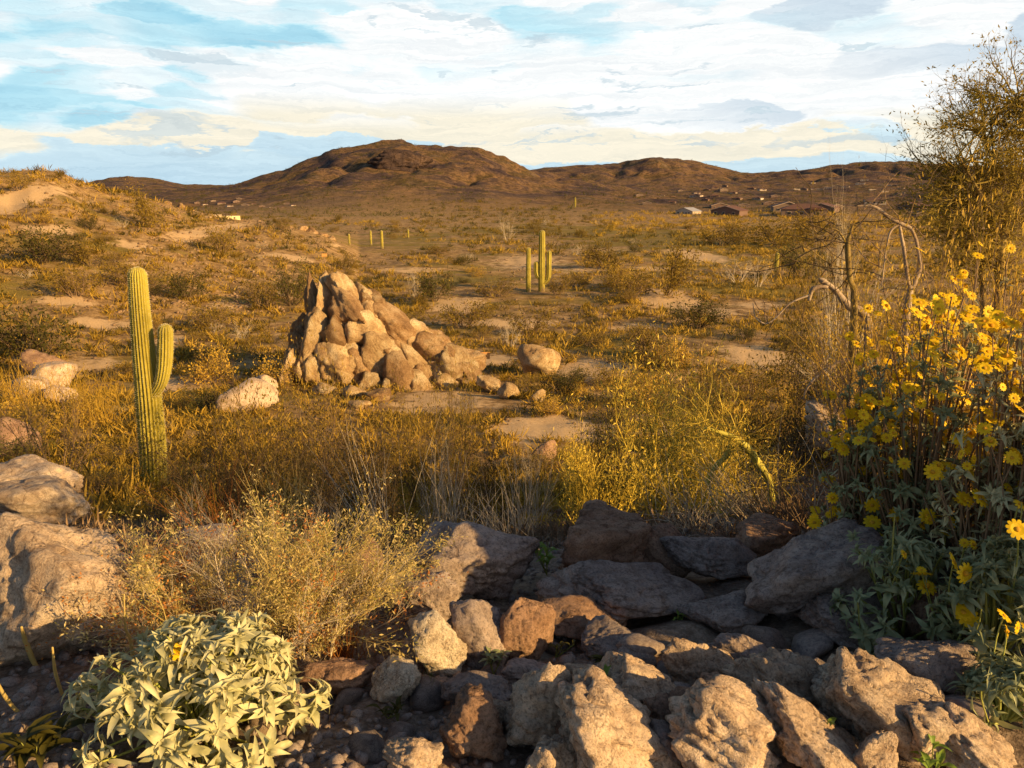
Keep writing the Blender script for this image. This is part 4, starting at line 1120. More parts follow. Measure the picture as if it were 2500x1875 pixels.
NL = [
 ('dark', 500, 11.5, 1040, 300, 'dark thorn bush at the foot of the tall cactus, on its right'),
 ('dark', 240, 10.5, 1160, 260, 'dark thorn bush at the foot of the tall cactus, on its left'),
 ('thornd', 620, 11.0, 930, 330, 'broad olive thorn bush between the tall cactus and the golden outcrop'),
 ('thorn', 760, 12.5, 930, 280, 'golden thorn bush just below the left half of the golden outcrop'),
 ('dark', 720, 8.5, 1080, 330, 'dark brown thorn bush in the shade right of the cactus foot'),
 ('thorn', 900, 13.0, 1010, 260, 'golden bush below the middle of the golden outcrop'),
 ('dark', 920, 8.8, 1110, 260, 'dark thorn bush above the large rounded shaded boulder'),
 ('thorn', 1090, 10.5, 1000, 260, 'golden brown thorn bush with pale stalks, above the large rounded boulder'),
 ('thornd', 1020, 14.5, 960, 180, 'small olive bush on the slope below the sign'),
 ('dry', 1060, 6.6, 1110, 190, 'bare pale brush rising behind the large rounded boulder'),
 ('dry', 1310, 6.6, 1120, 190, 'grey bare brush between the rounded boulder and the reddish brown rock face'),
 ('pv', 1640, 7.6, 960, 560, 'large yellow green palo verde bush sprawling over the reddish brown rock'),
 ('pv', 1480, 6.8, 1030, 340, 'yellow green palo verde bush, left part of the sprawling pair over the brown rock'),
 ('pv', 1800, 7.0, 1030, 340, 'yellow green palo verde bush right of the bright forked branch'),
 ('pv', 1640, 9.6, 880, 460, 'palo verde bush with yellow twigs, second and higher one right of centre'),
 ('thornd', 1500, 9.6, 990, 260, 'olive thorn bush behind the left side of the sprawling palo verde bush'),
 ('thornd', 1820, 10.0, 950, 360, 'brownish thorn bush right of the palo verde bushes'),
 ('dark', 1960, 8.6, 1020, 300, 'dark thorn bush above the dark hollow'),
 ('thornd', 2050, 12.0, 820, 380, 'olive thorn bush behind the flowering bush, in the middle distance'),
 ('thorn', 2180, 8.6, 760, 420, 'golden thorn bush under the arching dead branch'),
 ('thornd', 2340, 9.0, 680, 420, 'tangled olive bush at the right behind the yellow flowers'),
 ('thorn', 2430, 7.2, 640, 300, 'golden bush at the right edge above the yellow flowers'),
 ('thornd', 2010, 13.0, 690, 320, 'thorny olive bush just left of the arching dead branch'),
 ('dry', 2080, 11.5, 620, 330, 'bare tangled brush around the arching dead branch'),
 ('thorn', 100, 12.5, 940, 240, 'yellow grassy bush at the left edge on the slope'),
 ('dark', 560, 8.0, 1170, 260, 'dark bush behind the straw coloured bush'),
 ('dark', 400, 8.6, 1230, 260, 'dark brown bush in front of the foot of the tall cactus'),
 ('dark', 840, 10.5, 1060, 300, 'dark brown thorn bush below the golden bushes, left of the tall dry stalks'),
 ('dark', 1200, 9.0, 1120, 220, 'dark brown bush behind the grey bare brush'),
 ('thorn', 2200, 4.9, 720, 360, 'golden feathery bush hiding the foot of the arching dead tree'),
 ('thorn', 2430, 4.8, 540, 330, 'golden feathery bush at the right edge under the palo verde crown'),
 ('dry', 470, 6.6, 1210, 160, 'orange brown dry brush between the tall cactus and the straw coloured bush'),
 ('dry', 800, 5.6, 1220, 200, 'pale upright dry brush right of the straw coloured bush'),
 ('thorn', 2110, 7.4, 800, 330, 'golden thorn bush in front of the knobbed stump'),
 ('thornd', 2260, 6.6, 800, 360, 'olive thorn bush between the arching dead tree and the yellow flowers'),
 ('dry', 1850, 6.2, 1200, 200, 'pale dead brush leaning over the dark hollow'),
 ('thornd', 1120, 18.0, 905, 120, 'small olive bush on the sand in front of the wooden sign'),
 ('thornd', 1700, 15, 880, 260, 'olive bush above the palo verde bushes'),
 ('thorn', 1500, 14, 930, 200, 'golden bush right of the bright sandy patch'),
]
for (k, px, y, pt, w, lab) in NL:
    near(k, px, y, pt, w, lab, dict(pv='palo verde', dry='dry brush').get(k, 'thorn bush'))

# thick bright limb of the sprawling palo verde
def limb_thing(name, label, cat, y, lines, mat, twigs=0, seed=0, tw=None, tl=.3, part='limb', thick=.42):
    p0 = lines[0][0]; b = at(p0[0], p0[1], y); gz = b[2]
    root = empty(name, b); tag(root, label, cat)
    allp = []
    for ln in lines:
        pts = [at(q[0], q[1], y + (q[3] if len(q) > 3 else 0)) - b for q in ln]
        rad = [q[2] * thick * y / F / 2 for q in ln]
        V, Q = smooth_tube(pts, rad, 10, wob=.22, seed=seed + len(allp)); m = MB(); m.add(V, Q); m.build(part, mat, root, True)
        allp += pts[1:]
    if twigs:
        rg = np.random.RandomState(seed); S, T = [], []
        for i in range(twigs):
            p = allp[rg.randint(len(allp))] + rg.normal(size=3) * .03
            grow(rg, np.array(p), norm(rg.normal(size=3) + np.array([0, 0, .35])), tl * rg.uniform(.5, 1.2), .006 * y / 7, 0, 2,
                 dict(n=[5, 4, 3], kids=[1, 1], prob=.8, ratio=.5, wig=.22, up=0, ang=(.4, 1.1), rr=.6), S, T)
        obj('twigs', tubes('twigs', S, tw or mat), root)
    return root
limb_thing('palo_verde_branch', 'bright yellow forked palo verde branch arching out of the sprawling bush', 'branch', 5.9,
 [[(1885, 1330, 26, .3), (1880, 1190, 20, .2), (1850, 1130, 20, .05), (1815, 1085, 22), (1770, 1060, 14), (1720, 1045, 6)],
  [(1785, 1075, 12), (1775, 1110, 14, -.05), (1745, 1140, 12, -.1), (1730, 1180, 8, -.15), (1745, 1240, 4, -.15)]], M['pvbark'], 70, 5, M['pv'], .5, thick=.95)

M['pvold'] = rockmat('old_yellow_bark', (0.14, 0.09, 0.04), (0.30, 0.21, 0.07), (0.46, 0.34, 0.12), 6.0, 0.5, 0.01, 0.3)
# ------------------------------------------------------------------ dead wood on the right
gd = hz((2215 - 1250) / F * 9.3, 9.0)
def foot(px, y, r_):
    x = (px - 1250) / F * y * 1.03; z = hz(x, y) - .1
    q = project((x, y, z)); return (q[0], q[1], r_)
f0 = foot(2215, 5.4, 60)
limb_thing('dead_tree', 'dead weathered tree whose pale trunk arches over and hangs down at the right', 'dead tree', 5.4,
 [[f0, (2215, 760, 44), (2228, 700, 34), (2245, 655, 26), (2240, 600, 18), (2225, 560, 20), (2200, 546, 24), (2170, 530, 22), (2135, 505, 16), (2090, 503, 7)],
  [(2222, 720, 22), (2212, 650, 20), (2205, 600, 20), (2196, 550, 16)],
  [(2200, 546, 10), (2176, 562, 12), (2165, 600, 9), (2158, 650, 8), (2152, 700, 6)]], M['dead'], 14, 8, M['twig'], .5, 'trunk')
f1 = foot(2090, 8.0, 50)
limb_thing('dead_tree', 'yellowish dead upright trunk standing left of the arching dead tree', 'dead tree', 8.0,
 [[f1, (2085, 760, 40), (2075, 680, 34), (2068, 600, 30), (2076, 570, 16), (2082, 548, 8)],
  [(2070, 600, 12), (2040, 560, 10), (2000, 570, 6), (1975, 545, 3)], [(2068, 660, 10), (2020, 640, 7), (1960, 600, 5), (1945, 640, 3)]], M['pvold'], 30, 9, M['twigd'], .7, 'trunk')
f2 = foot(2120, 8.5, 40)
limb_thing('dead_stump', 'grey broken stump with a round knob at its tip, leaning left over the sand', 'stump', 8.5,
 [[f2, (2120, 800, 46), (2070, 745, 44), (2035, 705, 34), (2015, 690, 30), (2006, 684, 34), (1998, 680, 8)],
  [(2020, 700, 30), (1985, 705, 28), (1975, 735, 20)], [(1978, 720, 12), (1930, 740, 10), (1895, 775, 8), (1870, 790, 8), (1845, 775, 6), (1838, 740, 4)]], M['dead'], 8, 10, M['twig'], .3, 'trunk')
f3 = foot(2180, 8.0, 50)
limb_thing('dead_log', 'thick curved grey branch bending down behind the flowering bush', 'branch', 8.0,
 [[f3, (2150, 930, 40), (2080, 880, 34), (2020, 900, 24), (1975, 940, 14), (1960, 975, 6)]], M['dead'], 6, 12, M['twig'], .4)

# ------------------------------------------------------------------ palo verde tree at the right edge
def palo(name, px, y, limbs, label, seed, ntw, tl, wood):
    a = at(px, 700, y); x = a[0]; z = hz(x, y) - .1; b = np.array([x, y, z])
    root = empty(name, b); tag(root, label, 'tree')
    pts_all = []
    fpx = project(b)
    for li, ln in enumerate(limbs):
        ln = ([(fpx[0], fpx[1], ln[0][2] * 1.3)] + ln) if li < 2 else ln
        pts = [at(q[0], q[1], y + (q[3] if len(q) > 3 else 0)) - b for q in ln]
        V, Q = smooth_tube(pts, [q[2] * .7 * y / F / 2 for q in ln], 10, wob=.2, seed=li); m = MB(); m.add(V, Q)
        m.build('trunk' if li < 2 else 'limb', wood, root, True)
        A = np.array(pts)
        for i in range(1, len(A) - 1):
            for t in np.linspace(0, 1, 5): pts_all.append(A[i] * (1 - t) + A[i + 1] * t)
    rg = np.random.RandomState(seed); S, T = [], []
    cf = dict(n=[6, 5, 4, 3], kids=[2, 1, 1], prob=.75, ratio=.5, wig=.13, up=.015, ang=(.4, 1.0), rr=.6)
    for i in range(ntw):
        p = pts_all[rg.randint(len(pts_all))]
        d = norm(rg.normal(size=3) * np.array([1, .9, .5]) + np.array([-.15, 0, .55]))
        grow(rg, np.array(p), d, tl * rg.uniform(.5, 1.15), .0075, 0, 3, cf, S, T)
    obj('twigs', tubes('twigs', S, M['pvtwig']), root)
    V, Q = leaves([t for t in T if t[2] >= 2], 14000, .012, .030, rg, 3.0)
    obj('foliage', mesh_np('foliage', V, Q, M['pvleaf']), root)
    return root
M['pvleaf'] = leafmat('palo_verde_leaf', (0.28, 0.20, 0.02), (0.52, 0.38, 0.05), .45)
M['pvtwig'] = leafmat('palo_verde_crown_twig', (0.22, 0.15, 0.03), (0.42, 0.30, 0.06), .1)
palo('palo_verde_tree', 2500, 5.6, [[(2440, 700, 34), (2450, 560, 30), (2480, 470, 26), (2540, 380, 20), (2560, 280, 10)],
  [(2400, 690, 20), (2385, 620, 20), (2365, 560, 18), (2370, 500, 10), (2390, 440, 6)],
  [(2480, 470, 14), (2430, 400, 10), (2400, 320, 7), (2420, 240, 4)], [(2500, 440, 14), (2530, 330, 9), (2480, 230, 5)], [(2370, 520, 9), (2340, 500, 7), (2310, 470, 4)],
  [(2450, 560, 12, -.1), (2380, 450, 8, -.2), (2340, 380, 5, -.3)], [(2540, 380, 12, .2), (2600, 280, 8, .3), (2620, 200, 4, .3)]],
  'thorny palo verde tree with a see-through golden crown against the sky at the right edge', 21, 260, .42, M['pvold'])

# ------------------------------------------------------------------ straw bush (foreground left of centre)
def straw_bush():
    c = ground(570, 1640); rg = np.random.RandomState(31)
    root = empty('straw_bush', (c[0], c[1] + .25, hz(c[0], c[1] + .25) - .03)); tag(root, 'airy straw and green coloured bush with rust tinged sprays, behind the silver-leaved bush', 'bush')
    S1, S2, T1, T2 = [], [], [], []
    cf = dict(n=[7, 5, 4, 3], kids=[2, 2, 1], prob=.7, ratio=.42, wig=.11, up=.012, ang=(.25, .8), rr=.6)
    for i in range(120):
        a = rg.uniform(0, 6.28); t = rg.uniform(0, 1) ** .6
        px = rg.uniform(-.33, .33); p = np.array([px, rg.uniform(-.16, .18), 0])
        d = norm(np.array([px * 1.9 + math.cos(a) * .5 * t, math.sin(a) * .5 * t, .5 + .5 * (1 - t)]))
        S, T = (S1, T1) if i % 2 else (S2, T2)
        grow(rg, p, d, rg.uniform(.32, .58) * (1.0 if px > -.1 else .95), .005, 0, 3, cf, S, T)
    obj('stems', tubes('stems', S1, M['straw']), root); obj('dry_stems', tubes('dry_stems', S2, M['pale']), root)
    V, Q = leaves(T1, 16000, .014, .019, rg, 3.2); obj('foliage', mesh_np('foliage', V, Q, M['straw']), root)
    V, Q = leaves(T1, 6000, .012, .016, rg, 3.5); obj('green_foliage', mesh_np('green_foliage', V, Q, M['yg']), root)
    V, Q = leaves(T2[:len(T2) // 3], 4000, .012, .017, rg, 2.5); obj('seed_heads', mesh_np('seed_heads', V, Q, M['rust']), root)
M['yg'] = leafmat('yellow_green_leaf', (0.36, 0.34, 0.06), (0.62, 0.54, 0.13), .4)
straw_bush()

# ------------------------------------------------------------------ brittlebush: rosettes of lance-shaped leaves, daisies
def leaf_template(w=.42, curl=.18, fold=.12):
    xs = [0, .12, .35, .6, .82, 1.0]; ws = [.06, .55, 1.0, .82, .42, 0.0]
    V = []
    for x, k in zip(xs, ws):
        zc = curl * math.sin(x * 2.6) - curl * 1.2 * x * x
        V += [(x, -w / 2 * k, zc + fold * k * .5), (x, 0, zc), (x, w / 2 * k, zc + fold * k * .5)]
    Fq = []
    for i in range(5):
        a = i * 3
        Fq += [[a, a + 3, a + 4, a + 1], [a + 1, a + 4, a + 5, a + 2]]
    return np.array(V), np.array(Fq)
LT = leaf_template(.33, .22, .16)

def flower_mesh():
    m = MB(); n = 11
    for i in range(n):
        a = i * 2 * math.pi / n
        c, s = math.cos(a), math.sin(a)
        pts = [(.16, -.06, 0), (.16, .06, 0), (.6, .21, .08), (.95, .16, .03), (1.04, 0, 0), (.95, -.16, .03), (.6, -.21, .08)]
        V = [(x * c - y * s, x * s + y * c, z) for x, y, z in pts]
        m.add(V, [[0, 1, 2, 6], [6, 2, 3, 5], [5, 3, 4, 4]], 0)
    V, Fc = ico(2); V = V * np.array([.26, .26, .14]) + np.array([0, 0, .05]); m.add(V, Fc, 1)
    return m.mesh('flower', [M['petal'], M['disc']])
FM = flower_mesh()

def brittle(loc, rx, ry, H, nros, nlpr, ls, mat, label, seed, nfl=0, flh=.25, fspan=1.0, squash=1.0, group=None, fsz=.031, stemmat=None, inner=.82, nx=0):
    rg = np.random.RandomState(seed)
    root = empty('brittlebush', loc); tag(root, label, 'brittlebush', group)
    segs = []; P, D, Sc = [], [], []; tips = []
    for i in range(nros):
        # points over a dome
        u = rg.uniform(0, 1) ** .6; a = rg.uniform(0, 6.28)
        el = math.acos(min(u, .98)) if False else rg.uniform(.05, 1.5)
        q = np.array([math.cos(a) * math.cos(el) * rx, math.sin(a) * math.cos(el) * ry, math.sin(el) * H]) * rg.uniform(inner, 1.05)
        b = q * np.array([.15, .15, 0])
        mid = (q + b) * .5 + rg.normal(size=3) * .02 + np.array([0, 0, .02])
        segs += [(b, mid, .006, .005), (mid, q, .005, .0035)]
        ax = norm(q / np.array([rx, ry, H]) * np.array([.8, .8, 1]) + rg.normal(size=3) * .2 + np.array([0, 0, .25]))
        tips.append((q, ax))
        fr = frames(ax[None])[0]
        for k in range(nlpr):
            ph = k * 2.4 + rg.uniform(-.2, .2); t = k / nlpr
            e = -.1 + t * 1.25 + rg.uniform(-.3, .3)
            d = fr[:, 0] * math.sin(e) + (fr[:, 1] * math.cos(ph) + fr[:, 2] * math.sin(ph)) * math.cos(e)
            P.append(q - ax * (1 - t) * .02); D.append((d, ax)); Sc.append(ls * (1 - .5 * t) * rg.uniform(.75, 1.2))
        # a few older leaves down the stem
        for k in range(4):
            d = norm(rg.normal(size=3) + np.array([0, 0, .1])); P.append(mid + (q - mid) * rg.uniform(0, 1)); D.append((d, np.array([0, 0, 1.0]))); Sc.append(ls * rg.uniform(.5, .9))
    X = norm(np.array([d[0] for d in D])); A = np.array([d[1] for d in D])
    Z = norm(A - X * np.sum(A * X, 1, keepdims=True)); Yv = np.cross(Z, X)
    Mx = np.stack([X, Yv, Z], 2)
    Sc = np.array(Sc); Sc = np.stack([Sc, Sc * rg.uniform(.65, 1.25, len(Sc)), Sc * rg.uniform(-.6, 2.6, len(Sc))], 1)
    V, Q = stamp(LT[0], LT[1], np.array(P) + rg.normal(size=(len(P), 3)) * .004, Mx, Sc)
    obj('foliage', mesh_np('foliage', V, Q, mat, True), root)
    # flower stalks
    fl = []
    for i in range(nfl):
        q, ax = tips[rg.randint(len(tips))]
        if q[2] < H * .15: q, ax = tips[rg.randint(len(tips))]
        d = norm(ax * .5 + np.array([0, 0, .9]) + rg.normal(size=3) * .18); p = q.copy(); L = flh * rg.uniform(.45, 1.1)
        for k in range(4):
            d = norm(d + rg.normal(size=3) * .08); e = p + d * L / 4; segs.append((p, e, .0028, .0024)); p = e
        fl.append((p, norm(d + rg.normal(size=3) * .4 + np.array([.35, -.7, 0]))))
        if rg.rand() < .55 and len(fl) < nfl:
            p2 = p - d * L * .2; d2 = norm(d + rg.normal(size=3) * .7); e = p2 + d2 * L * .3; segs.append((p2, e, .0022, .002)); fl.append((e, norm(d2 + np.array([.2, -.45, 0]))))
    obj('stems', tubes('stems', segs, stemmat or M['stemg'], 5), root)
    if nx:
        fv = np.array([v.co[:] for v in FM.vertices]); ff = np.array([(list(p_.vertices) + [p_.vertices[-1]])[:4] for p_ in FM.polygons])
        P2, D2 = [], []
        for i in range(nx):
            q, ax = tips[rg.randint(len(tips))]
            while q[2] < H * .55: q, ax = tips[rg.randint(len(tips))]
            P2.append(q + ax * .02 + np.array([rg.normal() * .03, rg.normal() * .03, abs(rg.normal()) * .09])); D2.append(ax * .5 + rg.normal(size=3) * .4 + np.array([.3, -.6, .3]))
        Fr = frames(np.array(D2)); Fr = np.stack([Fr[:, :, 1], Fr[:, :, 2], Fr[:, :, 0]], 2)
        V, Q = stamp(fv, ff, np.array(P2), Fr, fsz * .8 * rg.uniform(.6, 1.2, nx))
        mb = MB(); mb.add(V, Q); mb.m = [p_.material_index for p_ in FM.polygons] * nx
        tag(mb.build('blossoms', [M['petal'], M['disc']], root), kind='stuff')
    for p, d in fl[:nfl]:
        f = obj('flower', FM, root); f.location = p
        f.rotation_mode = 'QUATERNION'; f.rotation_quaternion = Vector(d).to_track_quat('Z', 'Y')
        s = fsz * rg.uniform(.6, 1.3); f.scale = (s, s, s * rg.choice([1, 1, 2.4, 4])); 
    return root

c = ground(440, 1860)
brittle((c[0], c[1] + .18, hz(c[0], c[1] + .18)), .40, .30, .36, 105, 14, .088, M['sage'], 'silver-leaved bush in the lower left corner, low and rounded, with a single yellow flower', 41, 2, .06, fsz=.03)
c = ground(590, 1800)
brittle((c[0] + .02, c[1] + .1, hz(c[0], c[1] + .1)), .15, .14, .30, 18, 13, .085, M['sage'], 'small silver-leaved sprig growing against the right side of the larger silver-leaved bush', 42)

def wpt(px, py, y):
    a = at(px, py, y); return (a[0], y, hz(a[0], y))
def bb_at(px, ptop, y, w, **kw):
    a = at(px, ptop, y); z = hz(a[0], y); rx = w * y / F / 2
    return brittle((a[0], y, z), rx, rx * .9, max(a[2] - z - kw.pop('fh', 0), .2), **kw)
bb_at(2330, 740, 3.3, 540, fh=.12, nros=260, nlpr=12, ls=.06, mat=M['sage_d'], inner=.45, stemmat=M['twig'], label='large flowering bush at the right, crowned with yellow daisies on long stalks', seed=43, nfl=98, flh=.28, nx=170)
bb_at(2540, 760, 2.9, 420, fh=.12, nros=170, nlpr=12, ls=.065, mat=M['sage'], inner=.45, stemmat=M['twig'], label='pale silver-leaved flowering bush cut by the right edge', seed=44, nfl=98, flh=.27, nx=90)
bb_at(2130, 880, 3.5, 260, fh=.1, nros=100, nlpr=11, ls=.055, mat=M['sage_d'], inner=.45, stemmat=M['twig'], label='narrow flowering bush, leftmost of the yellow-flowered ones at the right', seed=45, nfl=60, flh=.28)
bb_at(2300, 690, 4.1, 420, fh=.1, nros=110, nlpr=11, ls=.055, mat=M['sage'], inner=.5, stemmat=M['twig'], label='golden flowering bush seen behind and above the large flowering bush at the right', seed=51, nfl=98, flh=.3, nx=120)
bb_at(2470, 640, 4.4, 300, fh=.1, nros=60, nlpr=11, ls=.055, mat=M['sage'], inner=.5, stemmat=M['twig'], label='hindmost flowering bush at the right edge, under the palo verde crown', seed=52, nfl=60, flh=.3)
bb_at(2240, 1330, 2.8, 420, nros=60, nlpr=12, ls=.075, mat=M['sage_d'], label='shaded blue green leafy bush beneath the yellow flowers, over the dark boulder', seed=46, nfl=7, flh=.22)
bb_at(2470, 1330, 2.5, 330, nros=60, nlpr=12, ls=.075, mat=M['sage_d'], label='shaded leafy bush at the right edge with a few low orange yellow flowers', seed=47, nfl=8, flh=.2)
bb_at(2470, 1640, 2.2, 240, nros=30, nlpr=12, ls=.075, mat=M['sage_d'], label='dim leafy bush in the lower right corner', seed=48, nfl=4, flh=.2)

# green herbs between the rocks
def herb(px, py, w, h, label, seed, mat, nl=16, ls=None):
    g = ground(px, py); k = np.linalg.norm(g) / F; r_ = w * k / 2; H = h * k
    rg = np.random.RandomState(seed); P, D, Sc, seg = [], [], [], []
    for s in range(max(3, nl // 5)):
        d = norm(np.array([rg.normal() * .6, rg.normal() * .4, 1.0])); top = d * H * rg.uniform(.6, 1); seg.append((np.zeros(3), top, .003, .002))
        for i in range(5):
            a = i * 2.4 + rg.uniform(0, 1); t = rg.uniform(.35, 1)
            P.append(top * t); D.append(norm(np.array([math.cos(a), math.sin(a), rg.uniform(.1, .9)]))); Sc.append((ls or r_ * .8) * rg.uniform(.6, 1.1))
    X = np.array(D); A = np.array([0, 0, 1.0]); Z = norm(A - X * (X @ A)[:, None]); Y_ = np.cross(Z, X)
    V, Q = stamp(LT[0], LT[1], np.array(P), np.stack([X, Y_, Z], 2), np.array(Sc))
    root = empty('leafy_herb', (g[0], g[1] - .02, g[2])); tag(root, label, 'plant')
    obj('leaves', mesh_np('leaves', V, Q, mat, True), root); obj('stems', tubes('stems', seg, M['stemg']), root)
herb(1430, 1745, 120, 110, 'lime green leafy plant between the bright rounded boulder and the sloping bright boulder', 1, M['lime'], 30)
herb(1900, 1740, 60, 90, 'small lime plant on the left side of the wide bright boulder', 2, M['lime'], 14)
herb(1800, 1690, 50, 50, 'tiny bright green sprout between the craggy stone and the wide bright boulder', 3, M['lime'], 8)
herb(2010, 1850, 90, 90, 'green plant with rounded leaves on the leaning rocks at the bottom right', 4, M['lime'], 16)
herb(2265, 1890, 100, 80, 'pale green plant at the bottom edge under the leaning stones', 5, M['lime'], 14)
herb(1205, 1640, 90, 60, 'grey green star-shaped rosette in the shade right of the small bright block', 6, M['sage_d'], 10)
herb(1355, 1600, 60, 60, 'dark thin-leaved seedling in the shade above the lime green plant', 7, M['creo'], 10)
herb(1335, 1400, 100, 110, 'shaded green plant against the left side of the reddish brown rock face', 8, M['lime'], 25)
herb(1650, 1530, 60, 50, 'small green seedling at the right end of the long flat slab', 9, M['lime'], 10)
herb(950, 1745, 90, 40, 'low green herb under the bright stone with a split top', 10, M['creo'], 16)
herb(1470, 1625, 90, 30, 'low dark green herb on the gravel above the sloping bright boulder', 11, M['creo'], 16)
herb(100, 1850, 180, 70, 'dark leafy herb in the shade at the lower left corner', 12, M['creo'], 30)

def grass_clump(px, py, w, h, n, mat, label, seed, cat='grass tuft', thick=.0016, lean=(0, 0), name='grass_tuft', curve=.25, y=None):
    g = ground(px, py) if y is None else np.array(wpt(px, py, y)); k = np.linalg.norm(g) / F; rg = np.random.RandomState(seed); S = []
    for i in range(n):
        p = np.array([rg.normal() * w * k * .12, rg.normal() * w * k * .12, -.02]); d = norm(np.array([rg.normal() * .3 + lean[0], rg.normal() * .3 + lean[1], 1.0])); L = h * k * rg.uniform(.5, 1.1)
        bend = rg.normal(size=3) * curve / 6
        for j in range(6):
            d = norm(d + bend); q = p + d * L / 6; S.append((p, q, thick * (1 - j / 7), thick * (1 - (j + 1) / 7))); p = q
    return tag(obj(name, tubes(name, S, mat), None, g), label, cat)
grass_clump(1045, 1700, 60, 80, 50, M['lime'], 'short green grass tuft below the small bright block', 1)
grass_clump(1740, 1890, 160, 130, 26, M['pale'], 'sparse dry stalks at the bottom edge right of the large grey boulder', 2, 'dry stalks', .0022)
grass_clump(1105, 1330, 220, 260, 46, M['pale'], 'tall pale dry grass stalks behind the large rounded boulder', 3, 'dry stalks', .004, y=6.4)
grass_clump(930, 1420, 180, 300, 40, M['pale'], 'pale stalks rising right of the straw coloured bush', 4, 'dry stalks', .0035, (-.2, 0), y=5.2)
grass_clump(1270, 1350, 160, 240, 34, M['pale'], 'thin grey stalks left of the reddish brown rock face', 5, 'dry stalks', .003, y=5.8)
grass_clump(1830, 1420, 260, 240, 40, M['pale'], 'fan of dry stalks fallen into the dark hollow', 6, 'dry stalks', .004, (-.7, -.3), y=5.0)
grass_clump(2010, 1400, 130, 260, 14, M['pale'], 'sunlit bare forked twigs above the large sloping grey boulder', 7, 'dry stalks', .006, (.1, 0), curve=.6, y=4.4)
grass_clump(2330, 1400, 260, 330, 120, M['straw'], 'tangle of dry stalks inside the flowering bush at the right', 8, 'dry stalks', .004, y=3.6)
grass_clump(2200, 1300, 300, 560, 150, M['gold'], 'golden stalks standing among the flowering bushes, left part of the thicket', 18, 'dry stalks', .0045, y=3.9, curve=.3)
grass_clump(2420, 1300, 320, 620, 190, M['gold'], 'golden stalks standing among the flowering bushes at the right edge', 19, 'dry stalks', .0045, y=3.7, curve=.3)
grass_clump(1230, 1500, 260, 170, 60, M['pale'], 'dry brush drooping over the right flank of the large rounded shaded boulder', 21, 'dry stalks', .003, (-.3, -.2), y=4.9, curve=.7)
grass_clump(1700, 1470, 320, 220, 90, M['pale'], 'dry tangled brush hanging over the dark boulders below the palo verde bush', 22, 'dry stalks', .003, (-.4, -.3), y=4.9, curve=.8)
grass_clump(1930, 1450, 300, 240, 80, M['twig'], 'brown tangled brush above the large sloping grey boulder', 23, 'dry stalks', .0035, (-.4, -.2), y=4.9, curve=.8)
grass_clump(60, 1000, 300, 110, 160, M['gold'], 'golden grass tussock in front of the buff boulder at left', 9, 'grass tuft', .012, curve=.5)
grass_clump(230, 1030, 260, 130, 160, M['gold'], 'golden grass tussock left of the tall cactus', 10, 'grass tuft', .012, curve=.5)
grass_clump(420, 1420, 220, 130, 90, M['rust'], 'rusty dry grass right of the broad pale boulder', 11, 'grass tuft', .003, curve=.4)
grass_clump(560, 1330, 240, 200, 90, M['rust'], 'orange dry grass behind the straw coloured bush', 12, 'grass tuft', .004, curve=.4, y=5.2)
grass_clump(700, 1340, 200, 200, 90, M['straw'], 'pale yellow grass behind the top of the straw coloured bush', 13, 'grass tuft', .004, curve=.3, y=5.0)
grass_clump(840, 1600, 150, 130, 80, M['rust'], 'rusty grass tuft at the right foot of the straw coloured bush', 14, 'grass tuft', .002, curve=.4)

def stalk(pts, label, seed, y):
    b = at(pts[0][0], pts[0][1], y)
    P = [at(q[0], q[1], y - .03 * i) - b for i, q in enumerate(pts)]
    V, Q = smooth_tube(P, [q[2] * y / F / 2 for q in pts], 8, wob=.2, seed=seed); m = MB(); m.add(V, Q)
    o = m.build('dry_stalk', M['straw'], None, True, b); tag(o, label, 'dry stalk')
stalk([(98, 1640, 10), (80, 1610, 14), (62, 1565, 12), (52, 1530, 5)], 'thick yellow dry stalk standing below the broad pale boulder', 1, 2.75)
stalk([(75, 1760, 7), (40, 1735, 11), (12, 1700, 11), (-10, 1660, 8)], 'curved yellow dry stalk at the left edge, lower than the thick one', 2, 2.4)
stalk([(165, 1720, 7), (150, 1690, 9), (135, 1640, 9), (128, 1580, 5)], 'thin upright dry stalk left of the silver-leaved bush', 3, 2.5)
stalk([(232, 1775, 6), (215, 1755, 9), (192, 1720, 8), (186, 1680, 5)], 'bent dry stalk touching the left side of the silver-leaved bush', 4, 2.35)
stalk([(325, 1610, 12), (318, 1560, 9), (306, 1530, 6), (303, 1450, 3)], 'straight pale twig rising in front of the broad pale boulder', 5, 2.7)

# ------------------------------------------------------------------ unseen bushes and boulders added beyond the frame to thicken the foreground shade
def shade_bush(x, y, w, h, label):
    o = copy_tree(NB['thornd'][0]); o.location = (x, y, hz(x, y) - .05); o.scale = (w, w, h); o.rotation_euler = (0, 0, x); tag(o, label, 'thorn bush', 'unseen thorn bushes added for shade beyond the right edge')
for (x, y, w, h) in [(3.7, 2.0, .9, .95), (4.4, 3.0, 1.1, 1.1), (5.6, 2.6, 1.3, 1.4), (5.2, 1.2, 1.0, 1.3)]:
    shade_bush(x, y, w, h, 'unseen thorn bush added beyond the right edge to shade the foreground')
for i, (x, y, s) in enumerate([(3.0, 2.35, (.6, .6, .8)), (4.2, 1.9, (.8, .8, 1.1)), (4.9, 2.9, (1.0, .9, .8))]):
    o = obj('boulder', rock_mesh(700 + i, s, B_, 4), None, (x, y, hz(x, y) + s[2] * .5)); tag(o, 'unseen boulder added beyond the right edge to shade the foreground', 'boulder', 'unseen boulders added for shade beyond the right edge')

for lst in list(BK.values()) + list(NB.values()):
    for o in lst:
        if 'label' not in o.keys():
            for c_ in list(o.children): bpy.data.objects.remove(c_)
            bpy.data.objects.remove(o)

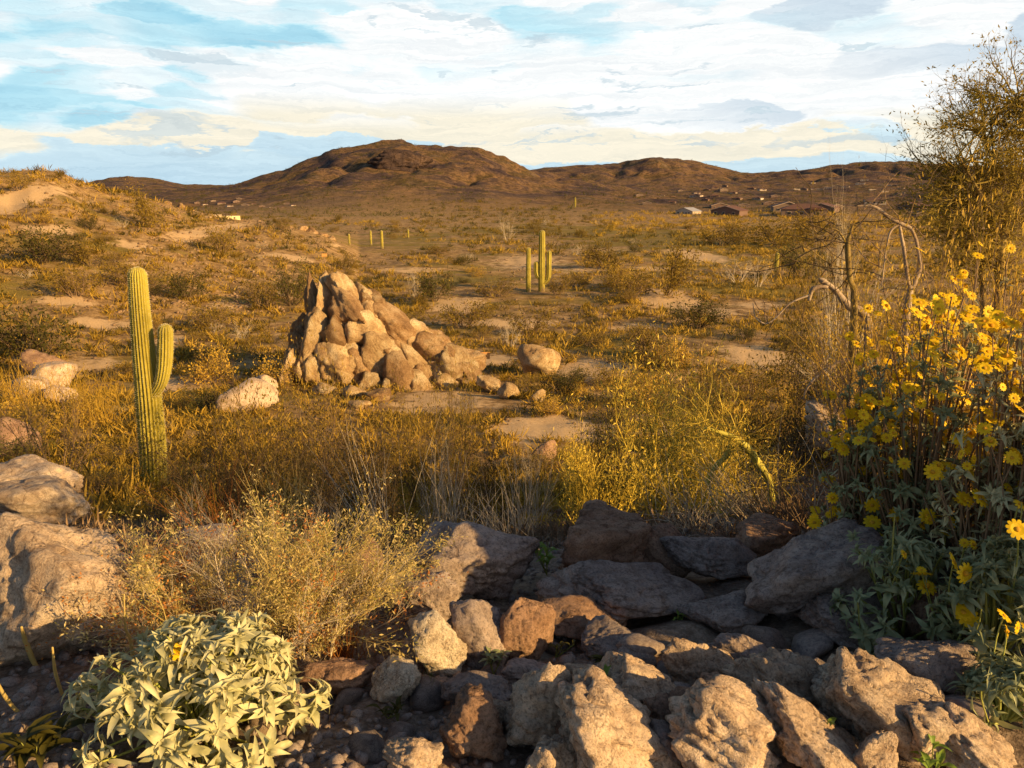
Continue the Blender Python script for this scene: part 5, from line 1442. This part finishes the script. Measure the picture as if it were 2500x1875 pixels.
# ------------------------------------------------------------------ light and sky
SUN_EL, SUN_AZ = R(18), R(180 - 60)      # azimuth clockwise from +Y (view direction)
sd = Vector((math.sin(SUN_AZ) * math.cos(SUN_EL), math.cos(SUN_AZ) * math.cos(SUN_EL), math.sin(SUN_EL)))
L = bpy.data.lights.new('sun', 'SUN'); L.energy = 5.0; L.angle = R(0.5); L.color = (1.0, 0.66, 0.26)
lo = bpy.data.objects.new('sun', L); col.objects.link(lo); lo.rotation_euler = sd.to_track_quat('Z', 'Y').to_euler(); lo.location = sd * 20

w = bpy.data.worlds.new('World'); scene.world = w; w.use_nodes = True
t = w.node_tree; t.nodes.clear()
out = t.nodes.new('ShaderNodeOutputWorld')
sky = t.nodes.new('ShaderNodeTexSky'); sky.sky_type = 'NISHITA'; sky.sun_disc = False
sky.sun_elevation = SUN_EL; sky.sun_rotation = SUN_AZ
bg1 = N(t, 'Background', Strength=0.07); t.links.new(sky.outputs[0], bg1.inputs[0])
tc = N(t, 'TexCoord').outputs['Generated']
sx = N(t, 'SeparateXYZ'); t.links.new(tc, sx.inputs[0]); X_, Y_, Z_ = sx.outputs
# brush-like clouds: broad horizontal daubs
warp = N(t, 'TexNoise', Scale=3.0, Detail=3.0); t.links.new(tc, warp.inputs['Vector'])
wv = mix(t, 0.06, tc, warp.outputs['Color'])
wf = N(t, 'TexNoise', Scale=9.0, Detail=5.0, Roughness=0.7); t.links.new(mapping(t, tc, (1, 1, 4)), wf.inputs['Vector'])
wv2 = mix(t, 0.035, wv, wf.outputs['Color'])
m1 = mapping(t, wv2, (6.2, 6.2, 30), (0, .05, 0))
v1 = N(t, 'TexVoronoi', feature='SMOOTH_F1', Scale=1.0, Smoothness=0.25); t.links.new(m1, v1.inputs['Vector'])
vs = N(t, 'SeparateColor'); t.links.new(v1.outputs['Color'], vs.inputs[0])
v2 = N(t, 'TexVoronoi', feature='SMOOTH_F1', Scale=2.1, Smoothness=0.3); t.links.new(m1, v2.inputs['Vector'])
vs2 = N(t, 'SeparateColor'); t.links.new(v2.outputs['Color'], vs2.inputs[0])
n1 = noise(t, mapping(t, wv, (2.2, 2.2, 9)), 1.0, 4, 0.55, 0.6)
bl = mth(t, 'ADD', mth(t, 'MULTIPLY', X_, -0.50), mth(t, 'ADD', mth(t, 'MULTIPLY', Z_, 2.3), -0.19))       # bluer to the left and up
bl = mth(t, 'ADD', bl, mth(t, 'MULTIPLY', mth(t, 'SUBTRACT', n1, 0.5), 0.8))
bl = mth(t, 'ADD', bl, mth(t, 'MULTIPLY', mth(t, 'SUBTRACT', vs.outputs[0], 0.5), 0.42))
bl = mth(t, 'ADD', bl, mth(t, 'MULTIPLY', mth(t, 'SUBTRACT', vs2.outputs[0], 0.5), 0.30))
c_hi = ramp(t, bl, [(0.19, (0.96, 0.98, 0.98)), (0.31, (0.80, 0.92, 0.96)), (0.48, (0.54, 0.82, 0.92)), (0.68, (0.34, 0.66, 0.82))])
gr = mth(t, 'ADD', mth(t, 'MULTIPLY', X_, 0.55), mth(t, 'MULTIPLY', Z_, 1.2))
gr = mth(t, 'ADD', gr, mth(t, 'MULTIPLY', mth(t, 'SUBTRACT', vs.outputs[1], 0.5), 0.55))
gf = ramp(t, gr, [(0.44, (0, 0, 0)), (0.56, (1, 1, 1))])
c_hi = mix(t, gf, c_hi, (0.62, 0.73, 0.82))
# low band: cream and light blue
lb = mth(t, 'ADD', mth(t, 'MULTIPLY', mth(t, 'SUBTRACT', vs.outputs[2], 0.5), 0.8), mth(t, 'MULTIPLY', Z_, -4.0))
lf = ramp(t, lb, [(-0.0, (0.90, 0.80, 0.60)), (0.02, (0.52, 0.70, 0.80))]) if False else ramp(t, mth(t, 'ADD', lb, 0.5), [(0.40, (0.94, 0.88, 0.72)), (0.46, (0.66, 0.83, 0.90)), (0.75, (0.48, 0.68, 0.82))])
zf = ramp(t, mth(t, 'ADD', Z_, mth(t, 'MULTIPLY', mth(t, 'SUBTRACT', vs.outputs[0], 0.5), 0.05)), [(0.06, (1, 1, 1)), (0.085, (0, 0, 0))])
c_sky = mix(t, zf, c_hi, lf)
# grey-blue under-edges of strokes
gk = noise(t, mapping(t, wv2, (7, 7, 46), (0, -.12, 0)), 1.0, 4, 0.6, 0.8)
gk2 = noise(t, mapping(t, tc, (1.5, 1.5, 5)), 1.0, 2, 0.5)
gm = mth(t, 'MULTIPLY', ramp(t, gk, [(0.60, (0, 0, 0)), (0.64, (1, 1, 1))]), ramp(t, gk2, [(0.42, (0, 0, 0)), (0.55, (1, 1, 1))]))
c_sky = mix(t, mth(t, 'MULTIPLY', gm, 0.6), c_sky, (0.52, 0.66, 0.74))
# bristle streaks
st = noise(t, mapping(t, wv2, (6, 6, 150), (0, .04, 0)), 1.0, 4, 0.75, 0.8)
c_sky = mix(t, 1.0, c_sky, ramp(t, st, [(0.35, (0.90, 0.92, 0.94)), (0.6, (1.06, 1.05, 1.04))]), 'MULTIPLY')
bg2 = N(t, 'Background', Strength=0.585); t.links.new(c_sky, bg2.inputs[0])
fr = mth(t, 'MULTIPLY', ramp(t, Z_, [(0.23, (1, 1, 1)), (0.36, (0, 0, 0))]), ramp(t, Y_, [(0.0, (0, 0, 0)), (0.5, (1, 1, 1))]))
ms = N(t, 'MixShader'); t.links.new(fr, ms.inputs[0]); t.links.new(bg1.outputs[0], ms.inputs[1]); t.links.new(bg2.outputs[0], ms.inputs[2])
t.links.new(ms.outputs[0], out.inputs[0])

cam = bpy.data.cameras.new('camera'); co = bpy.data.objects.new('camera', cam); col.objects.link(co)
cam.sensor_width = 36; cam.lens = 36 * F / 2500; cam.clip_start = .05; cam.clip_end = 9000
co.location = (0, 0, 0); co.rotation_euler = (math.pi / 2 - PITCH, 0, 0)
scene.camera = co
scene.view_settings.view_transform = 'Standard'; scene.view_settings.look = 'None'
scene.view_settings.exposure = 0.8; scene.view_settings.gamma = 1
scene.cycles.max_bounces = 5; scene.cycles.diffuse_bounces = 3; scene.cycles.transparent_max_bounces = 4
